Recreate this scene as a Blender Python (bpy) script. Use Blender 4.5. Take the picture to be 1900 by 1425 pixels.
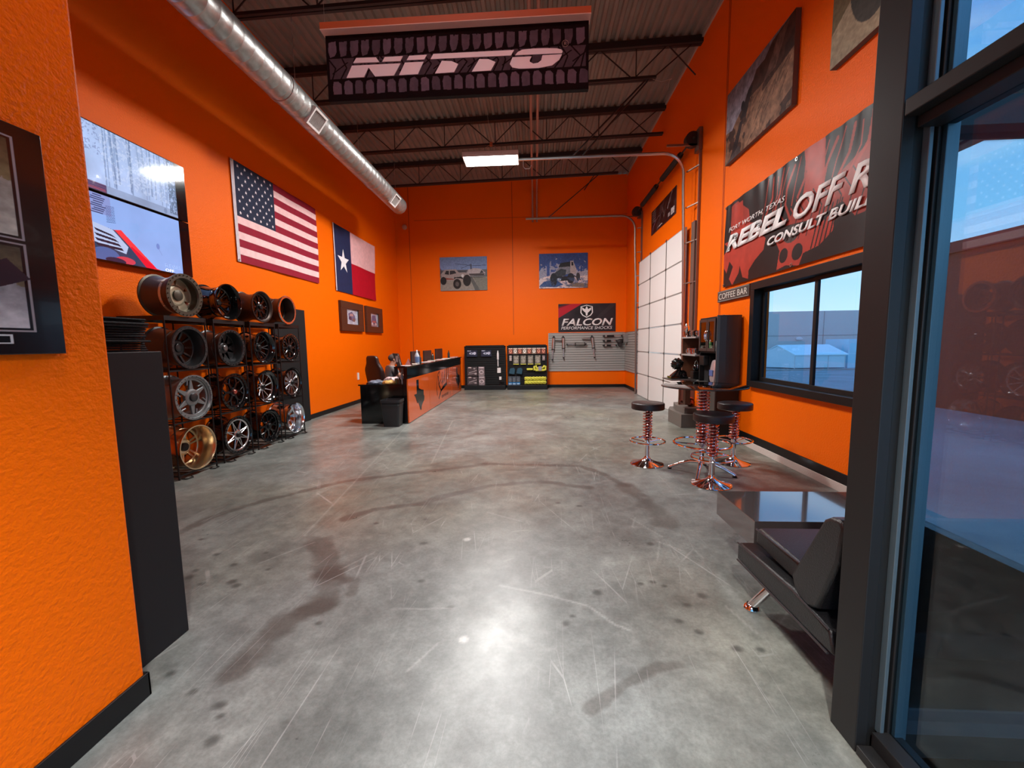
import bpy, bmesh, math, random
import numpy as np
from mathutils import Vector, Matrix
for o in list(bpy.data.objects): bpy.data.objects.remove(o)
SC = bpy.context.scene
COL = SC.collection
PI = math.pi

# ------------------------------------------------------------------ camera
f_px, yaw, pitch, roll = 753.5, 0.0584845, 0.0988752, -0.013937
def cam_axes(y, p, r):
    A = np.array([[1, 0, 0], [0, 0, -1], [0, 1, 0]], float)
    cy, sy, cp, sp, cr, sr = math.cos(y), math.sin(y), math.cos(p), math.sin(p), math.cos(r), math.sin(r)
    Ry = np.array([[cy, 0, sy], [0, 1, 0], [-sy, 0, cy]]); Rp = np.array([[1, 0, 0], [0, cp, -sp], [0, sp, cp]])
    Rr = np.array([[cr, -sr, 0], [sr, cr, 0], [0, 0, 1]])
    return Rr @ Rp @ Ry @ A
Mx = cam_axes(yaw, pitch, roll)
cam = bpy.data.cameras.new('camera'); cam.lens = f_px / 1900 * 36; cam.sensor_width = 36; cam.clip_start = 0.05; cam.clip_end = 400
camo = bpy.data.objects.new('camera', cam); COL.objects.link(camo)
camo.matrix_world = Matrix([[Mx[0][0], -Mx[1][0], -Mx[2][0], 0], [Mx[0][1], -Mx[1][1], -Mx[2][1], 0], [Mx[0][2], -Mx[1][2], -Mx[2][2], 1.5], [0, 0, 0, 1]])
SC.camera = camo

# ------------------------------------------------------------------ view, world, lamps
SC.view_settings.view_transform = 'Standard'; SC.view_settings.look = 'None'
SC.view_settings.gamma = 1.0; SC.view_settings.exposure = 0.27; SC.view_settings.use_curve_mapping = False
W = bpy.data.worlds.new('world'); SC.world = W; W.use_nodes = True
wn = W.node_tree; wn.nodes.clear()
def nn(nt, t, **k):
    n = nt.nodes.new(t)
    for a, b in k.items(): setattr(n, a, b)
    return n
wo = nn(wn, 'ShaderNodeOutputWorld'); wb = nn(wn, 'ShaderNodeBackground')
tc = nn(wn, 'ShaderNodeTexCoord'); sx = nn(wn, 'ShaderNodeSeparateXYZ'); rp = nn(wn, 'ShaderNodeValToRGB')
nz = nn(wn, 'ShaderNodeTexNoise'); nz.inputs['Scale'].default_value = 3.2; nz.inputs['Detail'].default_value = 7
mp = nn(wn, 'ShaderNodeMapping'); mp.inputs['Scale'].default_value = (1, 1, 3.5)
r2 = nn(wn, 'ShaderNodeValToRGB'); mx = nn(wn, 'ShaderNodeMix'); mx.data_type = 'RGBA'
wn.links.new(tc.outputs['Generated'], sx.inputs[0]); wn.links.new(sx.outputs['Z'], rp.inputs[0])
e = rp.color_ramp.elements; e[0].position = 0.0; e[0].color = (.62, .84, .95, 1); e[1].position = .55; e[1].color = (.10, .34, .75, 1)
q = rp.color_ramp.elements.new(.2); q.color = (.27, .58, .90, 1)
wn.links.new(tc.outputs['Generated'], mp.inputs[0]); wn.links.new(mp.outputs[0], nz.inputs['Vector']); wn.links.new(nz.outputs['Fac'], r2.inputs[0])
r2.color_ramp.elements[0].position = .5; r2.color_ramp.elements[0].color = (0, 0, 0, 1); r2.color_ramp.elements[1].position = .72; r2.color_ramp.elements[1].color = (.5, .5, .5, 1)
wn.links.new(r2.outputs[0], mx.inputs[0]); wn.links.new(rp.outputs[0], mx.inputs[6]); mx.inputs[7].default_value = (.80, .90, .96, 1)
wn.links.new(mx.outputs[2], wb.inputs[0]); wb.inputs[1].default_value = 3.0; wn.links.new(wb.outputs[0], wo.inputs[0])

LAMPS = [(-.93, 9.3, 5.5, 'visible beyond the hanging tyre sign', 262.0), (-.93, 6.3, 5.5, 'behind the hanging tyre sign', 175.0), (-.93, 1.0, 5.5, 'above the entrance area', 30.0)]
L = bpy.data.lights.new('added_fill_lamp', 'AREA'); L.shape = 'DISK'; L.size = .16; L.energy = 98.0; L.color = (1.0, .95, .90); L.spread = math.radians(125)  # fill lamp added behind the camera for the entry wall; no fixture seen
o = bpy.data.objects.new('added_fill_lamp', L); COL.objects.link(o); o.location = (.15, -.45, 2.982)
for lx, ly, lz, _, LAMP_W in LAMPS:
    L = bpy.data.lights.new('high_bay_lamp', 'AREA'); L.shape = 'RECTANGLE'; L.size = 1.12; L.size_y = .42; L.energy = LAMP_W
    L.color = (1.0, .97, .95); L.spread = math.radians(168)
    o = bpy.data.objects.new('high_bay_lamp', L); COL.objects.link(o); o.location = (lx, ly, lz - .012)

# ------------------------------------------------------------------ helpers
WL = {}
def wl(p): return WL.get(p.name, Vector((0, 0, 0))) if p else Vector((0, 0, 0))
def tag(o, label=None, cat=None, group=None, kind=None):
    if label: o['label'] = label
    if cat: o['category'] = cat
    if group: o['group'] = group
    if kind: o['kind'] = kind
    return o
def thing(name, label, cat, loc=(0, 0, 0), group=None, kind=None):
    o = bpy.data.objects.new(name, None); COL.objects.link(o); o.location = loc; o.empty_display_size = .1
    WL[o.name] = Vector(loc); return tag(o, label, cat, group, kind)
def link(name, me, parent=None, at=None):
    o = bpy.data.objects.new(name, me); COL.objects.link(o)
    if parent:
        o.parent = parent; WL[o.name] = wl(parent); off = wl(parent)
    else:
        if at is None:
            n = len(me.vertices); a = np.empty(n * 3); me.vertices.foreach_get('co', a); a = a.reshape(-1, 3)
            lo, hi = a.min(0), a.max(0); at = ((lo[0] + hi[0]) / 2, (lo[1] + hi[1]) / 2, lo[2])
        o.location = at; off = Vector(at); WL[o.name] = off
    if off.length > 0: me.transform(Matrix.Translation(-off))
    return o
def move(o, loc, rz=0, tilt=None):
    o.location = loc; o.rotation_euler = (0, 0, rz)
    if tilt: o.rotation_euler = (tilt[0], tilt[1], rz)
def dup(o, loc=None, rz=None, label=None, parent=None):
    c = o.copy(); COL.objects.link(c)
    if parent: c.parent = parent
    for ch in list(o.children): dup(ch, parent=c)
    if loc is not None: c.location = loc
    if rz is not None: c.rotation_euler = (c.rotation_euler[0], c.rotation_euler[1], rz)
    if label: c['label'] = label
    return c
def frame_of(d):
    d = Vector(d).normalized(); u = Vector((0, 0, 1)) if abs(d.z) < .9 else Vector((1, 0, 0))
    a = d.cross(u).normalized(); return d, a, d.cross(a).normalized()
class MB:
    def __init__(s): s.b = bmesh.new(); s.m = []
    def box(s, x0, x1, y0, y1, z0, z1, mi=0):
        v = [s.b.verts.new(p) for p in ((x0, y0, z0), (x1, y0, z0), (x1, y1, z0), (x0, y1, z0), (x0, y0, z1), (x1, y0, z1), (x1, y1, z1), (x0, y1, z1))]
        for f in ((0, 3, 2, 1), (4, 5, 6, 7), (0, 1, 5, 4), (1, 2, 6, 5), (2, 3, 7, 6), (3, 0, 4, 7)):
            s.b.faces.new([v[i] for i in f]).material_index = mi
        return s
    def obox(s, c, d, hx, hy, hz, roll=0, mi=0):
        d, a, b = frame_of(d); c = Vector(c)
        if roll: R = Matrix.Rotation(roll, 3, d); a = R @ a; b = R @ b
        v = [s.b.verts.new(c + d * (hx * i) + a * (hy * j) + b * (hz * k)) for i in (-1, 1) for j in (-1, 1) for k in (-1, 1)]
        for f in ((0, 1, 3, 2), (4, 6, 7, 5), (0, 4, 5, 1), (2, 3, 7, 6), (0, 2, 6, 4), (1, 5, 7, 3)): s.b.faces.new([v[i] for i in f]).material_index = mi
        return s
    def bar(s, p, q, w, h=None):
        p = Vector(p); q = Vector(q); return s.obox((p + q) / 2, q - p, (q - p).length / 2, w / 2, (h or w) / 2)
    def tube(s, pts, r, n=8, closed=False, cap=True, mi=0):
        pts = [Vector(p) for p in pts]; m = len(pts); rings = []; pa = None
        for i, p in enumerate(pts):
            if closed: t = pts[(i + 1) % m] - pts[i - 1]
            else: t = pts[min(i + 1, m - 1)] - pts[max(i - 1, 0)]
            t.normalize()
            if pa is None: _, a, b = frame_of(t)
            else:
                a = pa - t * pa.dot(t)
                if a.length < 1e-6: _, a, b = frame_of(t)
                a.normalize(); b = t.cross(a)
            pa = a; rr = r[i] if isinstance(r, (list, tuple)) else r
            rings.append([s.b.verts.new(p + a * (rr * math.cos(2 * PI * k / n)) + b * (rr * math.sin(2 * PI * k / n))) for k in range(n)])
        for i in range(m if closed else m - 1):
            A, B = rings[i], rings[(i + 1) % m]
            for k in range(n): 
                try: s.b.faces.new((A[k], A[(k + 1) % n], B[(k + 1) % n], B[k])).material_index = mi
                except ValueError: pass
        if cap and not closed:
            s.b.faces.new(rings[0][::-1]); s.b.faces.new(rings[-1])
        return s
    def lathe(s, prof, o=(0, 0, 0), ax='z', n=24, mi=0, closed=False):
        rings = []; o = Vector(o)
        for a, r in prof:
            ring = []
            for k in range(n):
                c, d = r * math.cos(2 * PI * k / n), r * math.sin(2 * PI * k / n)
                ring.append(s.b.verts.new(o + Vector({'z': (c, d, a), 'x': (a, c, d), 'y': (c, a, d)}[ax])))
            rings.append(ring)
        m = len(prof)
        for i in range(m if closed else m - 1):
            A, B = rings[i], rings[(i + 1) % m]
            for k in range(n): s.b.faces.new((A[k], A[(k + 1) % n], B[(k + 1) % n], B[k])).material_index = mi
        if not closed:
            if prof[0][1] > 1e-4: s.b.faces.new(rings[0][::-1]).material_index = mi
            if prof[-1][1] > 1e-4: s.b.faces.new(rings[-1]).material_index = mi
        return s
    def cyl(s, p, q, r, n=12, r2=None): return s.tube([p, q], [r, r2 if r2 is not None else r], n)
    def sph(s, c, r, sc=(1, 1, 1), n=16):
        m = Matrix.Translation(c) @ Matrix.Diagonal((r * sc[0], r * sc[1], r * sc[2], 1)); bmesh.ops.create_uvsphere(s.b, u_segments=n, v_segments=n // 2 + 2, radius=1, matrix=m); return s
    def prism(s, pts, d):
        d = Vector(d); A = [s.b.verts.new(p) for p in pts]; B = [s.b.verts.new(Vector(p) + d) for p in pts]; n = len(pts)
        s.b.faces.new(A); s.b.faces.new(B[::-1])
        for k in range(n): s.b.faces.new((A[k], B[k], B[(k + 1) % n], A[(k + 1) % n]))
        return s
    def helix(s, c, R, z0, z1, turns, r, n=6, per=14):
        N = int(turns * per)
        return s.tube([(c[0] + R * math.cos(2 * PI * turns * i / N), c[1] + R * math.sin(2 * PI * turns * i / N), z0 + (z1 - z0) * i / N) for i in range(N + 1)], r, n)
    def build(s, name, mat, parent=None, smooth=False, bevel=0, seg=2, at=None, sub=0):
        bmesh.ops.recalc_face_normals(s.b, faces=s.b.faces); me = bpy.data.meshes.new(name); s.b.to_mesh(me); s.b.free()
        for m in (mat if isinstance(mat, (list, tuple)) else [mat]): me.materials.append(m)
        if smooth:
            me.polygons.foreach_set('use_smooth', [True] * len(me.polygons))
            try: me.set_sharp_from_angle(angle=math.radians(38))
            except Exception: pass
        o = link(name, me, parent, at)
        if bevel:
            b = o.modifiers.new('bevel', 'BEVEL'); b.width = bevel; b.segments = seg; b.limit_method = 'ANGLE'; b.angle_limit = math.radians(40)
        if sub: o.modifiers.new('sub', 'SUBSURF').levels = sub; o.modifiers['sub'].render_levels = sub
        return o
def one(fn, name, mat, label, cat, group=None, kind=None, **k):   # a thing that is one mesh
    mb = MB(); fn(mb); return tag(mb.build(name, mat, **k), label, cat, group, kind)

# materials ---------------------------------------------------------
MATS = {}
def s2l(c): return tuple((x / 255 / 12.92) if x <= 10.3 else ((x / 255 + .055) / 1.055) ** 2.4 for x in c)
def mat(name, c, rough=.5, metal=0, emit=None, es=1, bump=0, bscale=40, var=0, vscale=6, coat=0, spec=.5, sheen=0):
    if name in MATS: return MATS[name]
    m = bpy.data.materials.new(name); m.use_nodes = True; nt = m.node_tree; b = nt.nodes['Principled BSDF']
    b.inputs['Base Color'].default_value = (*c, 1); b.inputs['Roughness'].default_value = rough; b.inputs['Metallic'].default_value = metal
    b.inputs['Coat Weight'].default_value = coat; b.inputs['Specular IOR Level'].default_value = spec; b.inputs['Coat Roughness'].default_value = .08
    if emit: b.inputs['Emission Color'].default_value = (*emit, 1); b.inputs['Emission Strength'].default_value = es
    t = None
    if bump or var: t = nn(nt, 'ShaderNodeTexCoord')
    if bump:
        n = nn(nt, 'ShaderNodeTexNoise'); n.inputs['Scale'].default_value = bscale; n.inputs['Detail'].default_value = 3
        bp = nn(nt, 'ShaderNodeBump'); bp.inputs['Strength'].default_value = bump; bp.inputs['Distance'].default_value = .01
        nt.links.new(t.outputs['Object'], n.inputs['Vector']); nt.links.new(n.outputs['Fac'], bp.inputs['Height']); nt.links.new(bp.outputs[0], b.inputs['Normal'])
    if var:
        n = nn(nt, 'ShaderNodeTexNoise'); n.inputs['Scale'].default_value = vscale; n.inputs['Detail'].default_value = 5
        r = nn(nt, 'ShaderNodeValToRGB'); r.color_ramp.elements[0].position = .3; r.color_ramp.elements[1].position = .7
        r.color_ramp.elements[0].color = (*[x * (1 - var) for x in c], 1); r.color_ramp.elements[1].color = (*[min(1, x * (1 + var)) for x in c], 1)
        nt.links.new(t.outputs['Object'], n.inputs['Vector']); nt.links.new(n.outputs['Fac'], r.inputs[0]); nt.links.new(r.outputs[0], b.inputs['Base Color'])
    MATS[name] = m; return m
def cmat(name, rough=.5, emit=0, coat=0, spec=.5, bump=0):       # reads the picture painted into the mesh
    if name in MATS: return MATS[name]
    m = bpy.data.materials.new(name); m.use_nodes = True; nt = m.node_tree; b = nt.nodes['Principled BSDF']
    a = nn(nt, 'ShaderNodeAttribute', attribute_name='paint')
    b.inputs['Roughness'].default_value = rough; b.inputs['Coat Weight'].default_value = coat; b.inputs['Specular IOR Level'].default_value = spec
    if emit:
        nt.links.new(a.outputs['Color'], b.inputs['Emission Color']); b.inputs['Emission Strength'].default_value = emit; b.inputs['Base Color'].default_value = (.01, .01, .012, 1)
    else: nt.links.new(a.outputs['Color'], b.inputs['Base Color'])
    if bump:
        t = nn(nt, 'ShaderNodeTexCoord'); n = nn(nt, 'ShaderNodeTexNoise'); n.inputs['Scale'].default_value = 9; n.inputs['Detail'].default_value = 4
        bp = nn(nt, 'ShaderNodeBump'); bp.inputs['Strength'].default_value = bump; bp.inputs['Distance'].default_value = .02
        nt.links.new(t.outputs['Object'], n.inputs['Vector']); nt.links.new(n.outputs['Fac'], bp.inputs['Height']); nt.links.new(bp.outputs[0], b.inputs['Normal'])
    MATS[name] = m; return m
def glass(name, tint, refl=0.0, rough=0.0):
    if name in MATS: return MATS[name]
    m = bpy.data.materials.new(name); m.use_nodes = True; nt = m.node_tree; nt.nodes.clear()
    o = nn(nt, 'ShaderNodeOutputMaterial'); t = nn(nt, 'ShaderNodeBsdfTransparent'); g = nn(nt, 'ShaderNodeBsdfGlossy'); x = nn(nt, 'ShaderNodeMixShader')
    lw = nn(nt, 'ShaderNodeLayerWeight'); p5 = nn(nt, 'ShaderNodeMath', operation='POWER'); p5.inputs[1].default_value = 5; nt.links.new(lw.outputs['Facing'], p5.inputs[0])
    fr = nn(nt, 'ShaderNodeMath', operation='MULTIPLY_ADD'); fr.inputs[1].default_value = .96; fr.inputs[2].default_value = .04; nt.links.new(p5.outputs[0], fr.inputs[0])
    t.inputs[0].default_value = (*tint, 1); g.inputs['Roughness'].default_value = rough
    if refl:
        ma = nn(nt, 'ShaderNodeMath', operation='ADD'); ma.inputs[1].default_value = refl; nt.links.new(fr.outputs[0], ma.inputs[0]); nt.links.new(ma.outputs[0], x.inputs[0])
    else: nt.links.new(fr.outputs[0], x.inputs[0])
    nt.links.new(t.outputs[0], x.inputs[1]); nt.links.new(g.outputs[0], x.inputs[2]); nt.links.new(x.outputs[0], o.inputs[0])
    MATS[name] = m; return m
ORANGE = mat('orange_wall_paint', (.90, .142, .0002), .45, bump=.5, bscale=60, spec=.14)
BLACK = mat('black_satin', (.006, .006, .0065), .42, spec=.35)
BLKG = mat('black_gloss', (.004, .004, .0045), .1, coat=.3)
BLKM = mat('black_matte', (.008, .008, .0085), .75, spec=.3)
CHAR = mat('charcoal', (.012, .012, .014), .5, spec=.3)
CHROME = mat('chrome', (.82, .82, .84), .07, 1)
STEEL = mat('steel', (.5, .49, .47), .35, 1)
DSTEEL = mat('dark_steel', (.035, .028, .028), .55, .3)
GALV = mat('galvanised', (.42, .43, .42), .38, .75, var=.18, vscale=14, bump=.12, bscale=30)
WHITE = mat('white_panel', (.74, .72, .70), .5)
CONCW = mat('pale_concrete', (.62, .55, .50), .7, bump=.3, bscale=60)
COPPER = mat('copper_red', (.62, .16, .12), .22, .85)
REDSH = mat('red_anodised', (.45, .05, .04), .35, .4)
LEATH = mat('black_leather', (.010, .010, .011), .33, bump=.3, bscale=220)
ALU = mat('dark_bronze_aluminium', (.030, .030, .030), .46, .6, spec=.3)
SILV = mat('brushed_silver', (.62, .6, .57), .28, 1)
GREY = mat('grey_slatwall', (.34, .33, .31), .5)
BROWN = mat('brown_frame', (.06, .022, .012), .45)
ORGL = mat('orange_gloss_panel', (.72, .11, .008), .12, coat=.6)
PAPER = mat('paper_white', (.75, .72, .7), .7)
SKIN = mat('skin', (.55, .27, .18), .5)
HAIR = mat('grey_brown_hair', (.07, .05, .045), .8)
TEE = mat('grey_cotton', (.17, .17, .175), .9, bump=.3, bscale=90)
DENIM = mat('denim', (.04, .055, .09), .9)
WOOD = mat('brown_wood', (.10, .035, .015), .45, var=.35, vscale=5)
YEL = mat('yellow_rope', (.72, .70, .08), .7, bump=.5, bscale=120)
BLUE = mat('blue_plastic', (.02, .13, .28), .5)
TEAL = mat('teal_fabric', (.02, .07, .11), .8)
RED = mat('red_plastic', (.5, .03, .02), .5)
GREEN = mat('green_plastic', (.12, .35, .08), .4)
CLOTH = mat('black_cloth', (.006, .006, .007), .95, bump=.5, bscale=60)
WHT = mat('white_letter', (.78, .76, .76), .5)
CLRG = glass('clear_glass', (.93, .95, .96))

# painting ----------------------------------------------------------
class Art:
    def __init__(s, w, h, c=(0, 0, 0)):
        s.w, s.h = w, h; s.a = np.ones((h, w, 3)) * np.array(c, float)
        s.X, s.Y = np.meshgrid((np.arange(w) + .5) / w, (np.arange(h) + .5) / h)
    def put(s, m, c, al=1.0):
        m = (m.astype(float) * al)[..., None]; s.a = s.a * (1 - m) + np.array(c, float) * m; return s
    def mask(s, pts):
        m = np.zeros((s.h, s.w), bool); n = len(pts)
        for i in range(n):
            x0, y0 = pts[i]; x1, y1 = pts[(i + 1) % n]
            if y0 == y1: continue
            c = ((y0 > s.Y) != (y1 > s.Y)) & (s.X < (x1 - x0) * (s.Y - y0) / (y1 - y0) + x0); m ^= c
        return m
    def poly(s, pts, c, al=1.0): return s.put(s.mask(pts), c, al)
    def rect(s, x0, y0, x1, y1, c, al=1.0): return s.put((s.X >= x0) & (s.X < x1) & (s.Y >= y0) & (s.Y < y1), c, al)
    def ell(s, cx, cy, rx, ry, c, al=1.0, soft=0):
        d = np.sqrt(((s.X - cx) / rx) ** 2 + ((s.Y - cy) / ry) ** 2)
        return s.put(np.clip((1 - d) / soft, 0, 1) if soft else d < 1, c, al)
    def line(s, pts, wd, c, al=1.0, soft=False):
        asp = s.w / s.h; D = np.full((s.h, s.w), 9.)
        for (x0, y0), (x1, y1) in zip(pts[:-1], pts[1:]):
            dx, dy = (x1 - x0) * asp, y1 - y0; L = dx * dx + dy * dy + 1e-12
            t = np.clip((((s.X - x0) * asp) * dx + (s.Y - y0) * dy) / L, 0, 1)
            D = np.minimum(D, np.hypot((s.X - x0) * asp - t * dx, s.Y - y0 - t * dy))
        return s.put(np.clip(1.5 - D / (wd / 2), 0, 1) if soft else D < wd / 2, c, al)
    def noise(s, amt, sc=8, seed=0, octs=4, m=None):
        n = fbm(s.w, s.h, sc, seed, octs)[..., None] - .5
        k = 1 if m is None else m[..., None]; s.a = np.clip(s.a * (1 + amt * 2 * n * k), 0, 255); return s
def vnoise(w, h, sx, sy, rng):
    g = rng.random((sy + 2, sx + 2)); x = np.linspace(0, sx, w, endpoint=False); y = np.linspace(0, sy, h, endpoint=False)
    xi, yi = x.astype(int), y.astype(int); fx, fy = x - xi, y - yi; fx = fx * fx * (3 - 2 * fx); fy = fy * fy * (3 - 2 * fy)
    A = g[np.ix_(yi, xi)]; B = g[np.ix_(yi, xi + 1)]; C = g[np.ix_(yi + 1, xi)]; D = g[np.ix_(yi + 1, xi + 1)]
    return (A * (1 - fx) + B * fx) * (1 - fy)[:, None] + (C * (1 - fx) + D * fx) * fy[:, None]
def fbm(w, h, sc, seed=0, octs=4):
    rng = np.random.default_rng(seed); t = np.zeros((h, w)); amp = 1; tot = 0
    for o in range(octs):
        t += amp * vnoise(w, h, max(1, int(sc * 2 ** o)), max(1, int(sc * 2 ** o * h / w)), rng); tot += amp; amp *= .55
    return t / tot
def picture(name, art, O, U, V, m, parent=None, wave=None, label=None, cat=None, thick=0, **k):
    O, U, V = [np.array(q, float) for q in (O, U, V)]; w, h = art.w, art.h
    N = np.cross(U, V); N /= np.linalg.norm(N)
    u, v = np.meshgrid(np.linspace(0, 1, w), np.linspace(0, 1, h))
    P = O + u[..., None] * U + v[..., None] * V
    if wave is not None: P = P + wave(u, v)[..., None] * N
    P = P.reshape(-1, 3); i = (np.arange(h - 1)[:, None] * w + np.arange(w - 1)).ravel()
    F = np.stack([i, i + 1, i + w + 1, i + w], 1)
    me = bpy.data.meshes.new(name); me.vertices.add(len(P)); me.vertices.foreach_set('co', P.ravel())
    me.loops.add(F.size); me.loops.foreach_set('vertex_index', F.ravel().astype(np.int32))
    me.polygons.add(len(F)); me.polygons.foreach_set('loop_start', np.arange(0, F.size, 4, dtype=np.int32))
    me.update(calc_edges=True)
    c = art.a / 255.; c = np.where(c <= .0404, c / 12.92, ((c + .055) / 1.055) ** 2.4)
    at = me.color_attributes.new('paint', 'FLOAT_COLOR', 'POINT')
    at.data.foreach_set('color', np.concatenate([c, np.ones((h, w, 1))], 2).astype(np.float32).ravel())
    me.polygons.foreach_set('use_smooth', [True] * len(me.polygons)); me.materials.append(m)
    o = link(name, me, parent)
    if thick: t = o.modifiers.new('solid', 'SOLIDIFY'); t.thickness = thick; t.offset = -1
    if label: tag(o, label, cat, **k)
    return o
def text(name, s, O, U, V, m, parent=None, width=None, height=1, shear=0, off=0, ext=.002, space=1.0, fn=None):
    """lettering as raised mesh: O lower left, U/V unit vectors, height = cap height in m"""
    c = bpy.data.curves.new(name, 'FONT'); c.body = s; c.size = 1; c.shear = shear; c.offset = off; c.extrude = 0.0; c.space_character = space; c.resolution_u = 3
    t = bpy.data.objects.new(name, c); COL.objects.link(t)
    dg = bpy.context.evaluated_depsgraph_get(); me = bpy.data.meshes.new_from_object(t.evaluated_get(dg)); bpy.data.objects.remove(t); bpy.data.curves.remove(c)
    n = len(me.vertices); a = np.empty(n * 3); me.vertices.foreach_get('co', a); a = a.reshape(-1, 3); lo, hi = a.min(0), a.max(0)
    ky = height / (hi[1] - lo[1]); kx = (width / (hi[0] - lo[0])) if width else ky
    U, V = Vector(U).normalized(), Vector(V).normalized(); N = U.cross(V)
    bm = bmesh.new(); bm.from_mesh(me); bpy.data.meshes.remove(me)
    for v in bm.verts:
        x, y = (v.co.x - lo[0]) * kx, (v.co.y - lo[1]) * ky
        if fn: x, y = fn(x, y)
        v.co = Vector(O) + U * x + V * y
    r = bmesh.ops.extrude_face_region(bm, geom=bm.faces[:]); bmesh.ops.translate(bm, verts=[g for g in r['geom'] if isinstance(g, bmesh.types.BMVert)], vec=N * ext)
    bmesh.ops.recalc_face_normals(bm, faces=bm.faces); me = bpy.data.meshes.new(name); bm.to_mesh(me); bm.free(); me.materials.append(m)
    return link(name, me, parent)
# ------------------------------------------------------------------ the room
XL, XR, YB, YF = -4.65, 3.0, 13.8, -1.9
def deck(x): return 6.80 + .0225 * x
def S(fn, name, m, label=None, **k):
    mb = MB(); fn(mb); return tag(mb.build(name, m, **k), label, None, None, 'structure')

# floor: polished concrete with stains, painted where the marks are
fx0, fx1, fy0, fy1 = XL - .2, XR + .2, YF - .2, YB + .2
Wd, Hd = fx1 - fx0, fy1 - fy0
FA = Art(700, int(700 * Hd / Wd), (112, 116, 112))
def P(p): return ((p[0] - fx0) / Wd, (p[1] - fy0) / Hd)
k = 1 / Hd
n1 = fbm(FA.w, FA.h, 5, 3, 6); n2 = fbm(FA.w, FA.h, 22, 5, 4); n3 = fbm(FA.w, FA.h, 130, 6, 2)
FA.a *= (1 + .42 * (n1 - .5) + .42 * (n2 - .5) + .26 * (n3 - .5))[..., None]
warm = np.clip((fbm(FA.w, FA.h, 4, 11, 3) - .45) * 3, 0, 1)[..., None]; FA.a = FA.a * (1 - warm * np.array([0, .03, .10]))
dk = (60, 55, 50)
rag = fbm(FA.w, FA.h, 60, 8, 3)
def stain(pts, wd, c=dk, al=.52):
    b = Art(FA.w, FA.h, (0, 0, 0)); b.line([P(p) for p in pts], wd * k, (1, 1, 1), soft=True)
    m = np.clip((b.a[..., 0] + (rag - .5) * 1.4 - .25) * 1.6, 0, 1) * (b.a[..., 0] > .02); FA.put(m, c, al)
stain([(-1.68, 2.89), (-1.49, 2.68), (-1.37, 2.5)], .17); stain([(-1.37, 2.5), (-1.29, 2.32), (-1.28, 2.14)], .20)
stain([(-1.28, 2.14), (-1.36, 2.03), (-1.4, 1.92), (-1.4, 1.81), (-1.41, 1.67)], .16); stain([(-1.36, 2.48), (-1.16, 2.39), (-1.13, 2.28)], .09)
stain([(-2.91, 3.02), (-2.89, 3.34), (-2.68, 3.68), (-2.38, 4.03), (-2.13, 4.28), (-1.49, 4.58), (-.64, 4.93)], .10, al=.46)
stain([(-1.67, 3.32), (-1.5, 3.52), (-1.06, 3.68), (-.96, 3.83), (-.52, 4.16), (.03, 4.32), (.53, 4.13)], .10, al=.48)
stain([(-.64, 4.97), (.01, 4.92), (.54, 4.88), (.75, 4.58), (.93, 4.2)], .09, al=.48); stain([(.93, 4.2), (1.03, 3.88), (1.05, 3.51), (1.05, 3.31)], .20, al=.45)
stain([(.21, 1.55), (.4, 1.69), (.53, 1.77), (.66, 1.8)], .05, al=.38); stain([(-2.3, 5.3), (-1.0, 6.6), (-.4, 7.9)], .22, al=.18); stain([(.8, 6.0), (.2, 7.4), (.9, 8.8)], .3, al=.14)
rnd = random.Random(4)
for p in [(.64, 2.44), (.72, 2.46), (.78, 2.42), (.36, 2.34), (.85, 2.24), (.76, 2.1), (.19, 2.12), (.15, 2.06), (.97, 2.33), (.97, 1.91), (1.08, 1.91), (.84, 2.95), (.39, 3.65), (.2, 3.72), (.83, 2.02), (-2.64, 2.92), (-2.28, 2.41), (-2.14, 2.34), (-1.9, 2.33), (-1.96, 2.37), (-2.31, 2.49), (-2.33, 2.7), (-1.98, 2.73), (-2.1, 2.57), (-1.82, 2.52), (-.5, 2.17), (-.74, 2.42), (-.86, 2.91), (-.96, 3.33), (-1.36, 3.24), (-1.7, 1.65), (-1.51, 1.56), (-1.34, 1.5), (-1.3, 1.45), (-1.25, 1.35), (-1.19, 2.01)]:
    r = rnd.uniform(.022, .04); FA.ell(*P(p), r / Wd, r * rnd.uniform(.7, 1.1) / Hd, (54, 55, 52), .65, .6)
for i in range(70):
    p = (rnd.uniform(XL, XR), rnd.uniform(1.2, 12)); r = rnd.uniform(.02, .05); FA.ell(*P(p), r / Wd, r / Hd, (80, 78, 74), .25, .6)
FA.line([P(p) for p in [(-.23, 2.39), (.07, 2.3), (.29, 2.21), (.41, 2.06), (.48, 2.02)]], .014 * k, (200, 200, 195), .35, True)
for p, r in (((-.54, 2.98), .035), ((-.38, 1.92), .03)): FA.ell(*P(p), r / Wd, r / Hd, (205, 205, 200), .7, .4)
for i in range(60):
    p = (rnd.uniform(-2.5, 1.3), rnd.uniform(.9, 8)); a = rnd.uniform(0, PI); L = rnd.uniform(.05, .4); FA.line([P(p), P((p[0] + L * math.cos(a), p[1] + L * math.sin(a)))], .012 * k, (190, 190, 184), .3, True)
for pts in ([(-2.42, 7.46), (-2.1, 4.96), (-1.85, 3.0)], [(-1.65, 7.88), (-1.33, 4.97)]): FA.line([P(p) for p in pts], .014 * k, (165, 165, 158), .45, True)
FM = cmat('polished_concrete', .2, coat=.0, spec=.55)
nt = FM.node_tree; b = nt.nodes['Principled BSDF']; t = nn(nt, 'ShaderNodeTexCoord')
n = nn(nt, 'ShaderNodeTexNoise'); n.inputs['Scale'].default_value = 1.6; n.inputs['Detail'].default_value = 8; n.inputs['Roughness'].default_value = .65
mr = nn(nt, 'ShaderNodeMapRange'); mr.inputs[1].default_value = .3; mr.inputs[2].default_value = .7; mr.inputs[3].default_value = .26; mr.inputs[4].default_value = .46
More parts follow.
